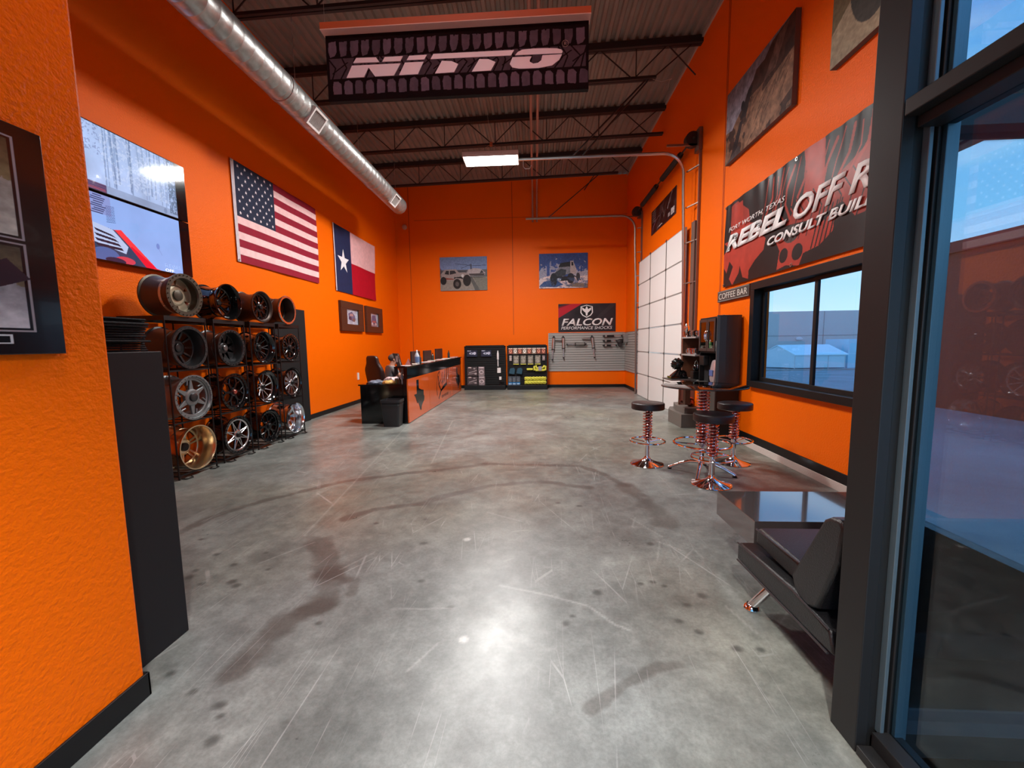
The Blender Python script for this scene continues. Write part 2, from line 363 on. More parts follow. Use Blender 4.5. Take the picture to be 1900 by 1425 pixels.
nt.links.new(t.outputs['Object'], n.inputs['Vector']); nt.links.new(n.outputs['Fac'], mr.inputs[0]); nt.links.new(mr.outputs[0], b.inputs['Roughness'])
# fine speckle and hairline scratches
f1 = nn(nt, 'ShaderNodeTexNoise'); f1.inputs['Scale'].default_value = 45; f1.inputs['Detail'].default_value = 9; f1.inputs['Roughness'].default_value = .75
mm = nn(nt, 'ShaderNodeMapRange'); mm.inputs[1].default_value = .25; mm.inputs[2].default_value = .75; mm.inputs[3].default_value = .66; mm.inputs[4].default_value = 1.34
mul = nn(nt, 'ShaderNodeMix', data_type='RGBA', blend_type='MULTIPLY'); mul.inputs[0].default_value = 1
at = [x for x in nt.nodes if x.type == 'ATTRIBUTE'][0]
nt.links.new(t.outputs['Object'], f1.inputs['Vector']); nt.links.new(f1.outputs['Fac'], mm.inputs[0]); nt.links.new(at.outputs['Color'], mul.inputs[6]); nt.links.new(mm.outputs[0], mul.inputs[7])
last = mul.outputs[2]
for ang, sc, th in ((.5, 3.0, .0035), (-.9, 2.2, .003), (1.5, 4.0, .003)):
    mpn = nn(nt, 'ShaderNodeMapping'); mpn.inputs['Rotation'].default_value = (0, 0, ang); mpn.inputs['Scale'].default_value = (1, .12, 1)
    vo = nn(nt, 'ShaderNodeTexVoronoi', feature='DISTANCE_TO_EDGE'); vo.inputs['Scale'].default_value = sc; vo.inputs['Randomness'].default_value = 1
    lt = nn(nt, 'ShaderNodeMath', operation='LESS_THAN'); lt.inputs[1].default_value = th
    ns = nn(nt, 'ShaderNodeTexNoise'); ns.inputs['Scale'].default_value = 2.5; gt = nn(nt, 'ShaderNodeMapRange'); gt.inputs[1].default_value = .5; gt.inputs[2].default_value = .65; gt.inputs[4].default_value = .30
    m2 = nn(nt, 'ShaderNodeMath', operation='MULTIPLY'); sc2 = nn(nt, 'ShaderNodeMix', data_type='RGBA', blend_type='MIX'); sc2.inputs[7].default_value = (.55, .55, .53, 1)
    nt.links.new(t.outputs['Object'], mpn.inputs[0]); nt.links.new(mpn.outputs[0], vo.inputs['Vector']); nt.links.new(vo.outputs[0], lt.inputs[0]); nt.links.new(t.outputs['Object'], ns.inputs['Vector'])
    nt.links.new(ns.outputs['Fac'], gt.inputs[0]); nt.links.new(lt.outputs[0], m2.inputs[0]); nt.links.new(gt.outputs[0], m2.inputs[1]); nt.links.new(m2.outputs[0], sc2.inputs[0]); nt.links.new(last, sc2.inputs[6]); last = sc2.outputs[2]
nt.links.new(last, b.inputs['Base Color'])
fo = picture('floor', FA, (fx0, fy0, 0), (Wd, 0, 0), (0, Hd, 0), FM, thick=.1); tag(fo, 'polished grey concrete floor with dark stains and scratches', kind='structure')

# walls
def bwall(mb):
    mb.prism([(XL - .2, YB, -.1), (XR + .2, YB, -.1), (XR + .2, YB, deck(XR)), (XL - .2, YB, deck(XL))], (0, .2, 0))
wb_ = S(bwall, 'wall_back', ORANGE, 'orange painted back wall')
GRV = mat('panel_joint', (.30, .035, .0), .7)
mb = MB(); mb.box(-.735, -.72, YB - .004, YB, 1.8, 6.75); mb.box(-4.19, -4.175, YB - .004, YB, 0, 6.7); mb.box(-4.0, XR, YB - .004, YB, 5.62, 5.63); mb.build('panel_joint', GRV, wb_)
S(lambda m: m.box(XL - .2, XL, YF, YB, -.1, deck(XL)), 'wall_left', ORANGE, 'orange painted left wall')
# right wall with window and garage door openings
WY0, WY1, WZ0, WZ1 = 3.35, 5.83, .865, 2.278
DY0, DY1, DZ, DO0 = 8.25, 11.8, 3.72, 8.75
def rwall(mb):
    zt = deck(XR); a, b = XR, XR + .2
    mb.box(a, b, 1.5, WY0, -.1, zt); mb.box(a, b, WY0, WY1, -.1, WZ0); mb.box(a, b, WY0, WY1, WZ1, zt); mb.box(a, b, WY1, DO0, -.1, zt)
    mb.box(a, b, DO0, DY1, DZ - .12, zt); mb.box(a, b, DY1, YB, -.1, zt)
wr = S(rwall, 'wall_right', ORANGE, 'orange painted right wall with window and overhead door')
mb = MB(); mb.box(XR - .004, XR, 6.86, 6.872, .2, 6.8); mb.box(XR - .004, XR, 6.90, 6.912, .2, 6.8); mb.build('panel_joint', GRV, wr)
wn_ = S(lambda m: m.box(-1.85, -1.697, YF, 1.528, -.1, deck(-1.8)), 'wall_near', ORANGE, 'orange textured entry wall stub at left', bevel=.012)
S(lambda m: m.box(XL, -1.85, .35, .5, -.1, deck(-3)), 'wall_front_left', ORANGE, 'orange front wall behind the entry stub')
S(lambda m: m.box(-1.85, 1.25, YF - .15, YF, 3.0, 6.85), 'wall_front', ORANGE, 'orange wall above the entry doors behind the camera')
S(lambda m: m.box(-1.697, 1.15, YF, .0, 3.0, 3.1), 'ceiling_entry', WHITE, 'low white soffit over the entry passage')
t = thing('added_downlight', 'unseen fill light added behind the camera, shaped as a round downlight', 'ceiling light', (.15, -.45, 2.98))  # not in view; put in with its soffit to brighten the entry wall stub
MB().lathe([(2.984, .09), (2.984, .12), (3.0, .12), (3.0, .09)], (.15, -.45, 0), 'z', 28, closed=True).build('trim_ring', WHITE, t, smooth=True); MB().cyl((.15, -.45, 2.988), (.15, -.45, 3.0), .09, 28).build('lens', mat('added_downlight_lens', (.9, .9, .9), .4, emit=(1, .95, .9), es=6), t)
S(lambda m: m.box(1.18, 1.34, YF, 1.53, 3.3, 6.84), 'wall_entry_right', ORANGE, 'orange wall above the storefront glass')
S(lambda m: m.box(1.25, XR + .2, 1.40, 1.50, 3.3, 6.86), 'wall_return', ORANGE, 'orange wall above the return glass')
# ceiling: corrugated deck, flutes running away from the entrance, sloping up to the right
mb = MB(); prof = []; x = XL - .2
while x < XR + .25:
    for dx, dz in ((0, 0), (.055, 0), (.075, .045), (.13, .045)): prof.append((x + dx, deck(x + dx) + dz))
    x += .15
A = [mb.b.verts.new((p[0], YF - .1, p[1])) for p in prof]; B = [mb.b.verts.new((p[0], YB + .2, p[1])) for p in prof]
for i in range(len(A) - 1): mb.b.faces.new((A[i], A[i + 1], B[i + 1], B[i]))
DECK = mat('painted_steel_deck', (.25, .22, .19), .6, var=.12, vscale=2)
c_ = tag(mb.build('ceiling', DECK), 'dark corrugated metal roof deck', kind='structure')
so = c_.modifiers.new('solid', 'SOLIDIFY'); so.thickness = .012; so.offset = 1
mb = MB(); mb.box(XR - .03, XR, 1.5, YB, deck(XR) - .05, deck(XR) - .0); mb.build('edge_angle', mat('pale_angle', (.4, .34, .3), .6), c_)
# baseboards
def S2(name, bx, m=BLACK, label=None):
    mb = MB(); mb.box(*bx); return tag(mb.build(name, m, bevel=.003), label, kind='structure')
S2('baseboard_left', (XL, XL + .012, .5, YB, 0, .1), label='black vinyl baseboard along left wall')
S2('baseboard_back', (XL + .012, XR - .012, YB - .012, YB, 0, .1), label='black vinyl baseboard along back wall')
S2('baseboard_right', (XR - .012, XR, 1.5, DY0 - .15, .085, .19), label='black vinyl baseboard along right wall above pale strip')
S2('trim_1', (XR - .02, XR, 1.5, DY0 - .15, 0, .085), CONCW, 'pale concrete strip under the right baseboard')
S2('trim_2', (XR - .012, XR, DY1 + .1, YB, 0, .1), BLACK, 'black baseboard beyond the overhead door')
S2('baseboard_near', (-1.697, -1.685, YF, 1.54, 0, .105), label='black baseboard on entry wall stub')
S2('trim_3', (-1.85, -1.685, 1.528, 1.54, 0, .105), BLACK, 'black baseboard round the end of the entry stub')

# window in the right wall
w = thing('window_1', 'black framed sliding window beside the coffee bar', None, (XR, 4.6, WZ0), kind='structure')
mb = MB(); o_ = .0
mb.box(XR - .06, XR + .12, WY0 - .04, WY1, WZ1 - .10, WZ1 + .0); mb.box(XR - .06, XR + .12, WY0 - .04, WY1, WZ0, WZ0 + .085)
mb.box(XR - .06, XR + .12, WY1 - .10, WY1, WZ0 + .085, WZ1 - .1); mb.box(XR - .06, XR + .12, WY0 - .04, WY0 + .06, WZ0 + .085, WZ1 - .1)
mb.build('window_frame', BLACK, w, bevel=.004)
mb = MB()
for a, b, dx in ((WY0 + .06, 4.655, .02), (4.655, WY1 - .10, .055)):
    x0, x1 = XR + dx, XR + dx + .03; z0, z1 = WZ0 + .085, WZ1 - .10
    mb.box(x0, x1, a, b, z1 - .045, z1); mb.box(x0, x1, a, b, z0, z0 + .05); mb.box(x0, x1, a, a + .05, z0 + .05, z1 - .045); mb.box(x0, x1, b - .05, b, z0 + .05, z1 - .045)
mb.build('sash', ALU, w, bevel=.003)
WG = glass('window_glass', (.56, .60, .64))
mb = MB(); mb.box(XR + .033, XR + .037, WY0 + .1, 4.62, WZ0 + .12, WZ1 - .13); mb.build('pane', WG, w)
mb = MB(); mb.box(XR + .068, XR + .072, 4.69, WY1 - .14, WZ0 + .12, WZ1 - .13); mb.build('pane', WG, w)

# storefront glass at right of the camera, and its return behind the couch
SG = glass('storefront_glass', (.74, .85, .90), .02)
w = thing('window_2', 'dark aluminium storefront glazing at right edge', None, (1.2, 0, 0), kind='structure')
mb = MB(); mb.box(1.15, 1.19, 1.41, 1.533, 0, 3.3); mb.box(1.19, 1.25, 1.425, 1.533, 0, 3.3); mb.box(1.25, 1.31, 1.40, 1.533, 0, 3.3)
mb.build('corner_post', ALU, w, bevel=.003)
mb = MB(); mb.box(1.225, 1.238, 1.40, 1.425, .08, 3.3); mb.box(1.262, 1.30, 1.385, 1.40, .08, 3.3); mb.build('glazing_bead', mat('bead_blue_grey', (.10, .14, .16), .3, .4), w, bevel=.002)
mb = MB(); mb.box(1.15, 1.30, YF, 1.405, 2.185, 2.235); mb.box(1.19, 1.29, YF, 1.405, 2.15, 2.185); mb.build('transom', ALU, w, bevel=.003)
mb = MB(); mb.box(1.15, 1.30, YF, 1.405, 0, .035); mb.box(1.20, 1.29, YF, 1.405, .035, .09); mb.build('sill_rail', ALU, w, bevel=.003)
mb = MB(); mb.box(1.15, 1.30, -.45, -.37, 0, 3.3); mb.box(1.15, 1.30, YF, YF + .08, 0, 3.3); mb.build('mullion', ALU, w, bevel=.003)
mb = MB(); mb.box(1.15, 1.30, YF, 1.405, 3.22, 3.3); mb.build('head_rail', ALU, w)
for z0, z1 in ((.09, 2.15), (2.235, 3.22)):
    for a, b in ((YF + .08, -.45), (-.37, 1.40)):
        mb = MB(); mb.box(1.256, 1.262, a, b, z0, z1); mb.build('pane', SG, w)
w = thing('window_3', 'storefront return glazing behind the couch', None, (2.1, 1.45, 0), kind='structure')
mb = MB(); mb.box(1.31, XR, 1.40, 1.50, 0, .09); mb.box(1.31, XR, 1.40, 1.50, 2.15, 2.235); mb.box(1.31, XR, 1.40, 1.5, 3.22, 3.3); mb.box(2.1, 2.16, 1.4, 1.5, .09, 3.22); mb.box(XR - .06, XR, 1.4, 1.5, 0, 3.3); mb.build('window_frame', ALU, w)
RG = glass('return_glass', (.70, .77, .82), .32)
for a, b in ((1.31, 2.1), (2.16, XR - .06)):
    for z0, z1 in ((.09, 2.15), (2.235, 3.22)):
        mb = MB(); mb.box(a, b, 1.455, 1.461, z0, z1); mb.build('pane', RG, w)

w = thing('window_4', 'glazed entry front behind the camera', None, (-.2, YF - .07, 0), kind='structure')
mb = MB(); mb.box(-1.697, 1.15, YF - .11, YF - .03, 0, .09); mb.box(-1.697, 1.15, YF - .11, YF - .03, 2.91, 3.0)
for x in (-1.697, -.78, .17, 1.09): mb.box(x, x + .06, YF - .11, YF - .03, .09, 2.91)
mb.build('window_frame', ALU, w)
for x in (-1.637, -.72, .23): mb = MB(); mb.box(x, x + .86 + (.0), YF - .072, YF - .066, .09, 2.91); mb.build('pane', SG, w)

# overhead door
d = thing('door_1', 'white sectional overhead garage door in right wall', None, (2.92, 10.0, 0), kind='structure')
rows = 6; hz = 3.70 / rows; cols = [8.30, 9.38, 10.62, 11.75]
for r in range(rows):
    z0 = r * hz; mb = MB()
    for a, b in zip(cols[:-1], cols[1:]): mb.box(2.90, 2.94, a + .022, b - .022, z0 + .012, z0 + hz - .02)
    s_ = mb.build('door_section', WHITE, d, bevel=.004)
    mb = MB(); mb.box(2.906, 2.945, 8.28, 11.77, z0 + .002, z0 + hz - .004)
    mb.build('section_frame', mat('grey_rail', (.36, .34, .32), .5), s_)
    mb = MB()
    for y in cols[1:3]: mb.box(2.893, 2.905, y - .014, y + .014, z0 + .01, z0 + hz - .01)
    mb.build('stile', mat('dark_stile', (.24, .22, .20), .5, .3), s_)
    mb = MB()
    for y in cols: mb.box(2.89, 2.90, y - .022, y + .022, z0 + hz - .03, z0 + hz + .025); mb.cyl((2.886, y - .022, z0 + hz), (2.886, y + .022, z0 + hz), .008, 8)
    mb.build('hinge', mat('hinge_grey', (.14, .13, .12), .4, .7), s_)
TRK = mat('track_steel', (.24, .17, .14), .45, .7)
def rail(y, x_end, bulge):
    pts = [(2.88, y, 0), (2.87, y, 1.5), (2.84, y, 3.0), (2.80, y, 4.35)]
    for i in range(9):
        a = i / 8 * PI / 2; pts.append((2.42 + .38 * math.cos(a), y, 4.62 + .38 * math.sin(a)))
    pts += [(1.2, y, 5.0), (x_end, y, 4.995)]
    return pts
for y, xe in ((8.13, -.3), (11.86, -.24)):
    mb = MB(); mb.tube(rail(y, xe, 0), .028, 6); mb.build('track', SILV if y < 9 else TRK, d, smooth=True)
    mb = MB(); mb.box(2.955, 2.995, y - .05 - (.28 if y < 9 else -.0), y - .02 - (.28 if y < 9 else -.0), 0, 5.1)
    yy = y - .33 if y < 9 else y - .05
    for z in (.9, 1.7, 2.6, 3.35, 4.0, 4.65): mb.bar((2.86, y, z), (2.97, yy + .01, z), .03, .02)
    mb.box(2.9, 2.995, min(yy, y) - .0, max(yy, y) + .02, 2.45, 2.5) if y > 9 else mb.box(2.93, 2.995, 7.86, 8.02, 0, 3.7)
    mb.build('track_bracket', TRK, d)
mb = MB(); mb.cyl((2.86, 7.78, 5.12), (2.86, 12.1, 5.12), .017, 8); mb.build('torsion_shaft', DSTEEL, d)
for a, b in ((8.5, 9.7), (10.1, 11.4)):
    mb = MB(); N = 220; mb.tube([(2.86 + .05 * math.cos(i * .9), a + (b - a) * i / N, 5.12 + .05 * math.sin(i * .9)) for i in range(N)], .012, 4); mb.build('torsion_spring', DSTEEL, d)
for y in (7.92, 11.95): mb = MB(); mb.cyl((2.86, y - .06, 5.12), (2.86, y + .06, 5.12), .13, 20); mb.build('cable_drum', DSTEEL, d)
mb = MB(); mb.box(2.93, 2.99, 7.78, 7.98, 4.9, 5.28); mb.box(2.90, 2.99, 11.95, 12.05, 4.95, 5.25); mb.box(2.4, 2.99, 7.86, 7.89, 5.0, 5.035); mb.box(2.2, 2.99, 11.9, 11.93, 4.98, 5.0); mb.build('bearing_plate', TRK, d)
mb = MB(); mb.bar((.72, 8.13, 5.0), (2.05, 7.95, 6.22), .035, .02); mb.bar((.9, 8.13, 5.0), (2.1, 7.95, 6.22), .03, .02); mb.bar((.38, 11.86, 5.0), (1.85, 12.05, 6.22), .035, .02); mb.bar((1.4, 11.95, 5.0 + .75), (1.7, 12.05, 6.2), .03, .02)
mb.build('hanger_strut', DSTEEL, d)
mb = MB(); mb.tube([(-.2, 8.13, 4.98), (-.2, 8.13, 4.86), (-.16, 8.13, 4.82), (-.08, 8.13, 4.82), (-.05, 8.13, 4.88)], .006, 6); mb.build('cable_hook', STEEL, d)

# ------------------------------------------------------------------ roof joists
JN = ['nearest the entrance', 'above and just behind the hanging tyre sign', 'third from the back wall', 'above the far end of the duct', 'closest to the back wall']
for jy, nm in zip((3.85, 5.9, 7.95, 10.0, 12.05), JN):
    j = thing('roof_joist', 'dark open web steel roof joist ' + nm, 'roof joist', (-.8, jy, 6.2), 'open web joists under the roof deck')
    xa, xb = XL, XR; sl = .0225; zb = lambda x: 6.17 + sl * x; zt = lambda x: deck(x) - .06
    mb = MB()
    for s_ in (-.035, .035): mb.obox(((xa + xb) / 2, jy + s_, (zt(xa) + zt(xb)) / 2), (xb - xa, 0, zt(xb) - zt(xa)), (xb - xa) / 2, .028, .055)
    mb.build('top_chord', DSTEEL, j)
    xe = 2.2 if jy < 9 and jy > 7 else (2.35 if jy > 12 else 2.95); xs = XL + (.0 if jy > 9 else .35)
    mb = MB()
    for s_ in (-.03, .03): mb.obox(((xs + xe) / 2, jy + s_, zb((xs + xe) / 2)), (xe - xs, 0, sl * (xe - xs)), (xe - xs) / 2, .022, .022)
    mb.build('bottom_chord', DSTEEL, j)
    mb = MB(); x = xs + .1; up = True
    while x + .6 < xe + .9 and x < 2.3:
        mb.tube([(x, jy, zb(x)), (x + .6, jy, zt(x + .6) - .03)], .011, 6); mb.tube([(x + .6, jy, zt(x + .6) - .03), (min(x + 1.2, 2.9), jy, zb(x + 1.2))], .011, 6); mb.tube([(x + .05, jy, zb(x)), (x + .05, jy, zt(x))], .010, 6)
        x += 1.2
    mb.tube([(2.15, jy, zb(2.15)), (2.85, jy, zt(2.85) - .03)], .011, 6)
    mb.build('web', DSTEEL, j)
PINK = mat('pink_brown_pipe', (.42, .22, .17), .45)
for x, nm in ((-.055, 'left'), (.085, 'right')):
    mb = MB(); mb.tube([(x, 2.6, 6.42), (x, 8, 6.38), (x, 13.70, 6.33), (x, 13.76, 6.27), (x, 13.765, 5.45)], .028, 10)
    tag(mb.build('roof_pipe', PINK, smooth=True), f'pinkish brown pipe running under the roof deck, {nm} one of the pair', 'pipe', 'pair of pipes under the roof')
tag(MB().tube([(2.15, 7.95, 6.2), (2.2, 7.6, 5.95), (2.25, 7.2, 5.75), (2.12, 6.9, 5.55), (2.1, 6.9, 5.42)], .005, 5).build('hanging_wire', mat('pale_wire', (.4, .38, .34), .6)), 'thin loose pale wire dangling from the roof at right', 'wire')
mb = MB(); mb.sph((-4.33, 13.76, 5.42), .075, (1, .6, 1)); mb.cyl((-4.33, 13.8, 5.42), (-4.33, 13.76, 5.42), .08, 16)
tag(mb.build('ceiling_sensor', mat('ivory', (.6, .45, .35), .5), smooth=True), 'small round pale sensor high in the back left corner', 'sensor')
# ------------------------------------------------------------------ lamps (fixtures)
LENS = mat('lamp_lens', (.9, .9, .9), .4, emit=(1, .97, .90), es=14)
for lx, ly, lz, nm, _w in LAMPS:
    t = thing('high_bay_light', 'lit rectangular white high bay light fixture ' + nm, 'ceiling light', (lx, ly, lz), 'high bay lights')
    mb = MB()
    mb.box(lx - .60, lx + .60, ly - .25, ly + .25, lz + .03, lz + .09); mb.box(lx - .60, lx - .585, ly - .25, ly + .25, lz - .01, lz + .03); mb.box(lx + .585, lx + .6, ly - .25, ly + .25, lz - .01, lz + .03)
    mb.box(lx - .585, lx + .585, ly - .25, ly - .24, lz - .01, lz + .03); mb.box(lx - .585, lx + .585, ly + .24, ly + .25, lz - .01, lz + .03)
    mb.build('housing', WHITE, t)
    MB().box(lx - .58, lx + .58, ly - .235, ly + .235, lz, lz + .03).build('lens', LENS, t)
    mb = MB()
    for k in range(14): mb.box(lx - .54 + k * .08, lx - .50 + k * .08, ly - .262, ly - .25, lz + .035, lz + .075)
    mb.build('fin_grille', WHITE, t)
    mb = MB(); mb.tube([(lx - .45, ly, lz + .09), (lx, ly, lz + .34), (lx + .45, ly, lz + .09)], .003, 5); mb.cyl((lx, ly, lz + .34), (lx - .1, ly, 6.75), .003, 5); mb.build('hanger_wire', mat('pale_wire', (.4, .38, .34), .6), t)
    MB().box(lx - .03, lx + .03, ly - .02, ly + .02, lz + .3, lz + .38).build('hanger_tag', mat('orange_tag', (.6, .2, .08), .5), t)

# ------------------------------------------------------------------ round duct
DX, DZ_, DR = -3.33, 4.92, .19
t = thing('spiral_duct', 'long round galvanised spiral air duct along the left wall', 'air duct', (DX, 5, DZ_))
prof = []; y = 1.0
while y < 10.15:
    prof += [(y, DR), (y + .145, DR), (y + .15, DR + .0025), (y + .158, DR + .0025), (y + .163, DR)]; y += .165
prof += [(10.18, DR), (10.21, DR - .015), (10.215, .001)]
MB().lathe(prof, (DX, 0, DZ_), 'y', 40).build('duct_tube', GALV, t, smooth=True)
for y in (2.6, 5.55, 8.6):
    MB().lathe([(y - .04, DR + .001), (y - .035, DR + .009), (y + .035, DR + .009), (y + .04, DR + .001)], (DX, 0, DZ_), 'y', 40).build('joint_collar', GALV, t, smooth=True)
for y in (3.2, 6.14, 9.5):
    ang = math.radians(-38); n = Vector((math.cos(ang), 0, math.sin(ang))); a = Vector((math.sin(-ang), 0, math.cos(ang))); c = Vector((DX, y, DZ_)) + n * (DR + .005)
    mb = MB()
    def rc(u0, u1, v0, v1, h0, h1):
        mb.prism([c + Vector((0, u, 0)) + a * v + n * h0 for u, v in ((u0, v0), (u1, v0), (u1, v1), (u0, v1))], n * (h1 - h0))
    rc(-.17, .17, -.13, -.10, -.03, .02); rc(-.17, .17, .10, .13, -.03, .02); rc(-.17, -.14, -.10, .10, -.03, .02); rc(.14, .17, -.10, .10, -.03, .02)
    g = mb.build('vent_grille', WHITE, t, bevel=.003)
    mb = MB(); rc(-.14, .14, -.10, .10, -.03, -.004)
    for k in range(13): rc(-.13 + k * .021, -.126 + k * .021, -.10, .10, -.004, .006)
    mb.build('grille_fins', mat('vent_grey', (.45, .42, .40), .5), g)
for y in (1.9, 3.85, 5.9, 7.95, 10.0):
    mb = MB(); mb.tube([(DX + DR * math.cos(a), y, DZ_ + DR * math.sin(a)) for a in [PI * 2 * k / 32 for k in range(32)]], .004, 5, closed=True); mb.cyl((DX, y, DZ_ + DR), (DX, y, 6.12), .004, 5); mb.sph((DX, y, 6.12), .02, n=8)
    mb.build('hanger_strap', STEEL, t)

# ------------------------------------------------------------------ hanging tyre-brand sign
t = thing('hanging_sign', 'long black hanging sign with tyre tread pattern and pale slanted lettering', 'sign', (-.7, 4, 3.81))
def sg(x, y):                                   # from digitised artwork to the sign face
    u = (x - 98) / 1702; yt = 245 - 115 * u; yb = 668 - 98 * u
    return u, (yb - y) / (yb - yt)
SX0, SX1, SZ0, SZ1 = -1.94, .505, 3.812, 4.39
A = Art(620, 150, (26, 12, 13)); rr = random.Random(2); blk = (96, 76, 86)
def wob(pts, s=.004): return [(x + rr.uniform(-s, s) * .4, y + rr.uniform(-s, s) * 2) for x, y in pts]
N = 23
for i in range(N):
    x = .005 + (i + .5) / N * .985; w2 = .0155; tall = i % 2
    col = tuple(np.array(blk) * rr.uniform(.82, 1.12))
    A.poly(wob([(x - w2, .90), (x + w2, .90), (x + w2 * .95, .74 + .04 * tall), (x + w2 * .5, .685), (x - w2 * .7, .665), (x - w2 * 1.05, .76)]), col)
    if tall: A.poly([(x - .004, .905), (x + .004, .905), (x, .88)], (26, 12, 13))
    x += .012
    if x < .985: A.poly(wob([(x - w2, .10), (x + w2, .10), (x + w2, .26), (x + w2 * .3, .31), (x - w2 * .8, .30), (x - w2 * 1.1, .22)]), tuple(np.array(blk) * rr.uniform(.82, 1.12)))
A.rect(.012, .34, .988, .645, (78, 60, 66))
for i in range(30):
    x = .02 + i / 29 * .95; A.line([(x, .33), (x + rr.uniform(.01, .035), .5), (x + rr.uniform(-.02, .03), .66)], .022, (26, 12, 13))
    if i % 2: A.line([(x - .03, .42), (x + .03, .58)], .018, (26, 12, 13))
A.rect(0, .325, 1, .335, (26, 12, 13)); A.noise(.12, 60, 3)
bd = MB().box(SX0, SX1, 4.003, 4.05, SZ0, SZ1).build('sign_body', BLKM, t)
picture('tread_artwork', A, (SX0, 4.0, SZ0), (SX1 - SX0, 0, 0), (0, 0, SZ1 - SZ0), cmat('sign_print', .9, spec=.08), bd)
LET = [[(277, 418), (300, 385), (430, 380), (452, 410)], [(470, 408), (488, 378), (608, 370), (590, 402)], [(268, 435), (590, 417), (545, 495), (418, 502), (378, 445), (345, 508), (228, 515)],
 [(632, 396), (650, 368), (765, 360), (748, 390)], [(578, 493), (620, 412), (742, 405), (703, 485)], [(788, 388), (808, 355), (1328, 325), (1308, 360)],
 [(815, 480), (862, 398), (925, 400), (968, 418), (940, 470)], [(1055, 466), (1105, 385), (1165, 385), (1208, 403), (1178, 458)],
 [(1335, 358), (1352, 338), (1380, 323), (1450, 315), (1540, 312), (1600, 313), (1628, 320), (1636, 330), (1632, 343)],
 [(1318, 372), (1440, 365), (1428, 388), (1428, 400), (1450, 412), (1480, 406), (1500, 390), (1508, 358), (1632, 350), (1615, 385), (1570, 422), (1480, 440), (1360, 445), (1315, 437), (1300, 415)]]
LP = mat('pale_pink_letter', (.90, .70, .72), .5)
for L in LET:
    MB().prism([(SX0 + sg(*p)[0] * (SX1 - SX0), 4.0, SZ0 + sg(*p)[1] * (SZ1 - SZ0)) for p in L], (0, -.006, 0)).build('lettering', LP, bd)
text('lettering', 'R', (SX0 + .909 * (SX1 - SX0), 3.998, SZ0 + .655 * (SZ1 - SZ0)), (1, 0, 0), (0, 0, 1), mat('dim_letter', (.3, .2, .16), .5), bd, height=.03)
cx, cz = SX0 + .9135 * (SX1 - SX0), SZ0 + .683 * (SZ1 - SZ0)
MB().tube([(cx + .028 * math.cos(a), 3.998, cz + .028 * math.sin(a)) for a in [2 * PI * k / 24 for k in range(24)]], .002, 5, closed=True).build('lettering', MATS['dim_letter'], bd)
hd = MB().box(SX0 - .012, SX1 + .012, 3.925, 4.05, SZ1 + .004, 4.455).build('header_box', mat('header_orange', (.50, .09, .02), .5), t)
MB().box(SX0 - .012, SX1 + .012, 3.922, 4.05, SZ1, SZ1 + .006).build('header_underside', mat('header_white', (.80, .52, .42), .5), hd)
mb = MB()
for x in (SX0 + .005, SX1 - .03): mb.cyl((x, 3.99, 4.455), (x, 3.99, 6.2), .002, 5); mb.cyl((x, 3.99, 4.455), (x, 3.99, 4.50), .006, 8)
mb.build('hanger_wire', STEEL, t)

# ------------------------------------------------------------------ near wall picture
A = Art(200, 420, (22, 14, 14))
A.a *= 1
def photo(A, x0, y0, x1, y1, kind):
    A.rect(x0 - .035, y0 - .018, x1 + .035, y1 + .018, (150, 140, 142)); A.rect(x0 - .02, y0 - .010, x1 + .02, y1 + .010, (22, 14, 16)); 
    m = (A.X >= x0) & (A.X < x1) & (A.Y >= y0) & (A.Y < y1); t = (A.Y - y0) / (y1 - y0)
    n = fbm(A.w, A.h, 14, kind, 5); gr = 95 + 95 * (1 - t) + 70 * (n - .5)
    c = np.stack([gr * 1.0, gr * .97, gr * (.98 if kind == 2 else .9)], 2); top = (t > .55 + .15 * (n - .5))
    c[top] = c[top] * np.array([.85, .80, .62]); A.a = np.where(m[..., None], c, A.a)
    if kind == 1:
        A.ell(.60, y0 + .22 * 1, .12, .07, (30, 28, 30)); A.ell(.60, y0 + .22, .05, .03, (90, 85, 85)); A.poly([(.1, y0 + .25), (.5, y0 + .34), (.62, y0 + .30), (.5, y0 + .2), (.1, y0 + .15)], (45, 30, 32))
    else:
        A.poly([(.45, y0 + .21), (.72, y0 + .30), (.84, y0 + .22), (.62, y0 + .16)], (52, 40, 48)); A.ell(.52, y0 + .13, .13, .08, (40, 36, 40)); A.poly([(.5, y0 + .19), (.66, y0 + .2), (.62, y0 + .12)], (110, 50, 60)); A.ell(.52, y0 + .13, .05, .03, (110, 105, 108))
photo(A, .06, .52, .80, .93, 1); photo(A, .06, .115, .80, .47, 2)
A.rect(.42, .045, .70, .085, (190, 190, 190)); A.rect(.435, .051, .685, .079, (20, 20, 22))
t = thing('framed_picture', 'tall dark framed pair of rocky trail photographs on the entry wall stub', 'picture', (-1.69, 1.1, 1.489))
MB().box(-1.697, -1.672, .88, 1.362, 1.487, 2.224).build('frame', mat('dark_picture_frame', (.02, .014, .014), .25, coat=.4), t, bevel=.003)
picture('print', A, (-1.6715, .885, 1.49), (0, .474, 0), (0, 0, .73), cmat('glazed_print', .16, coat=.15, spec=.5), t)

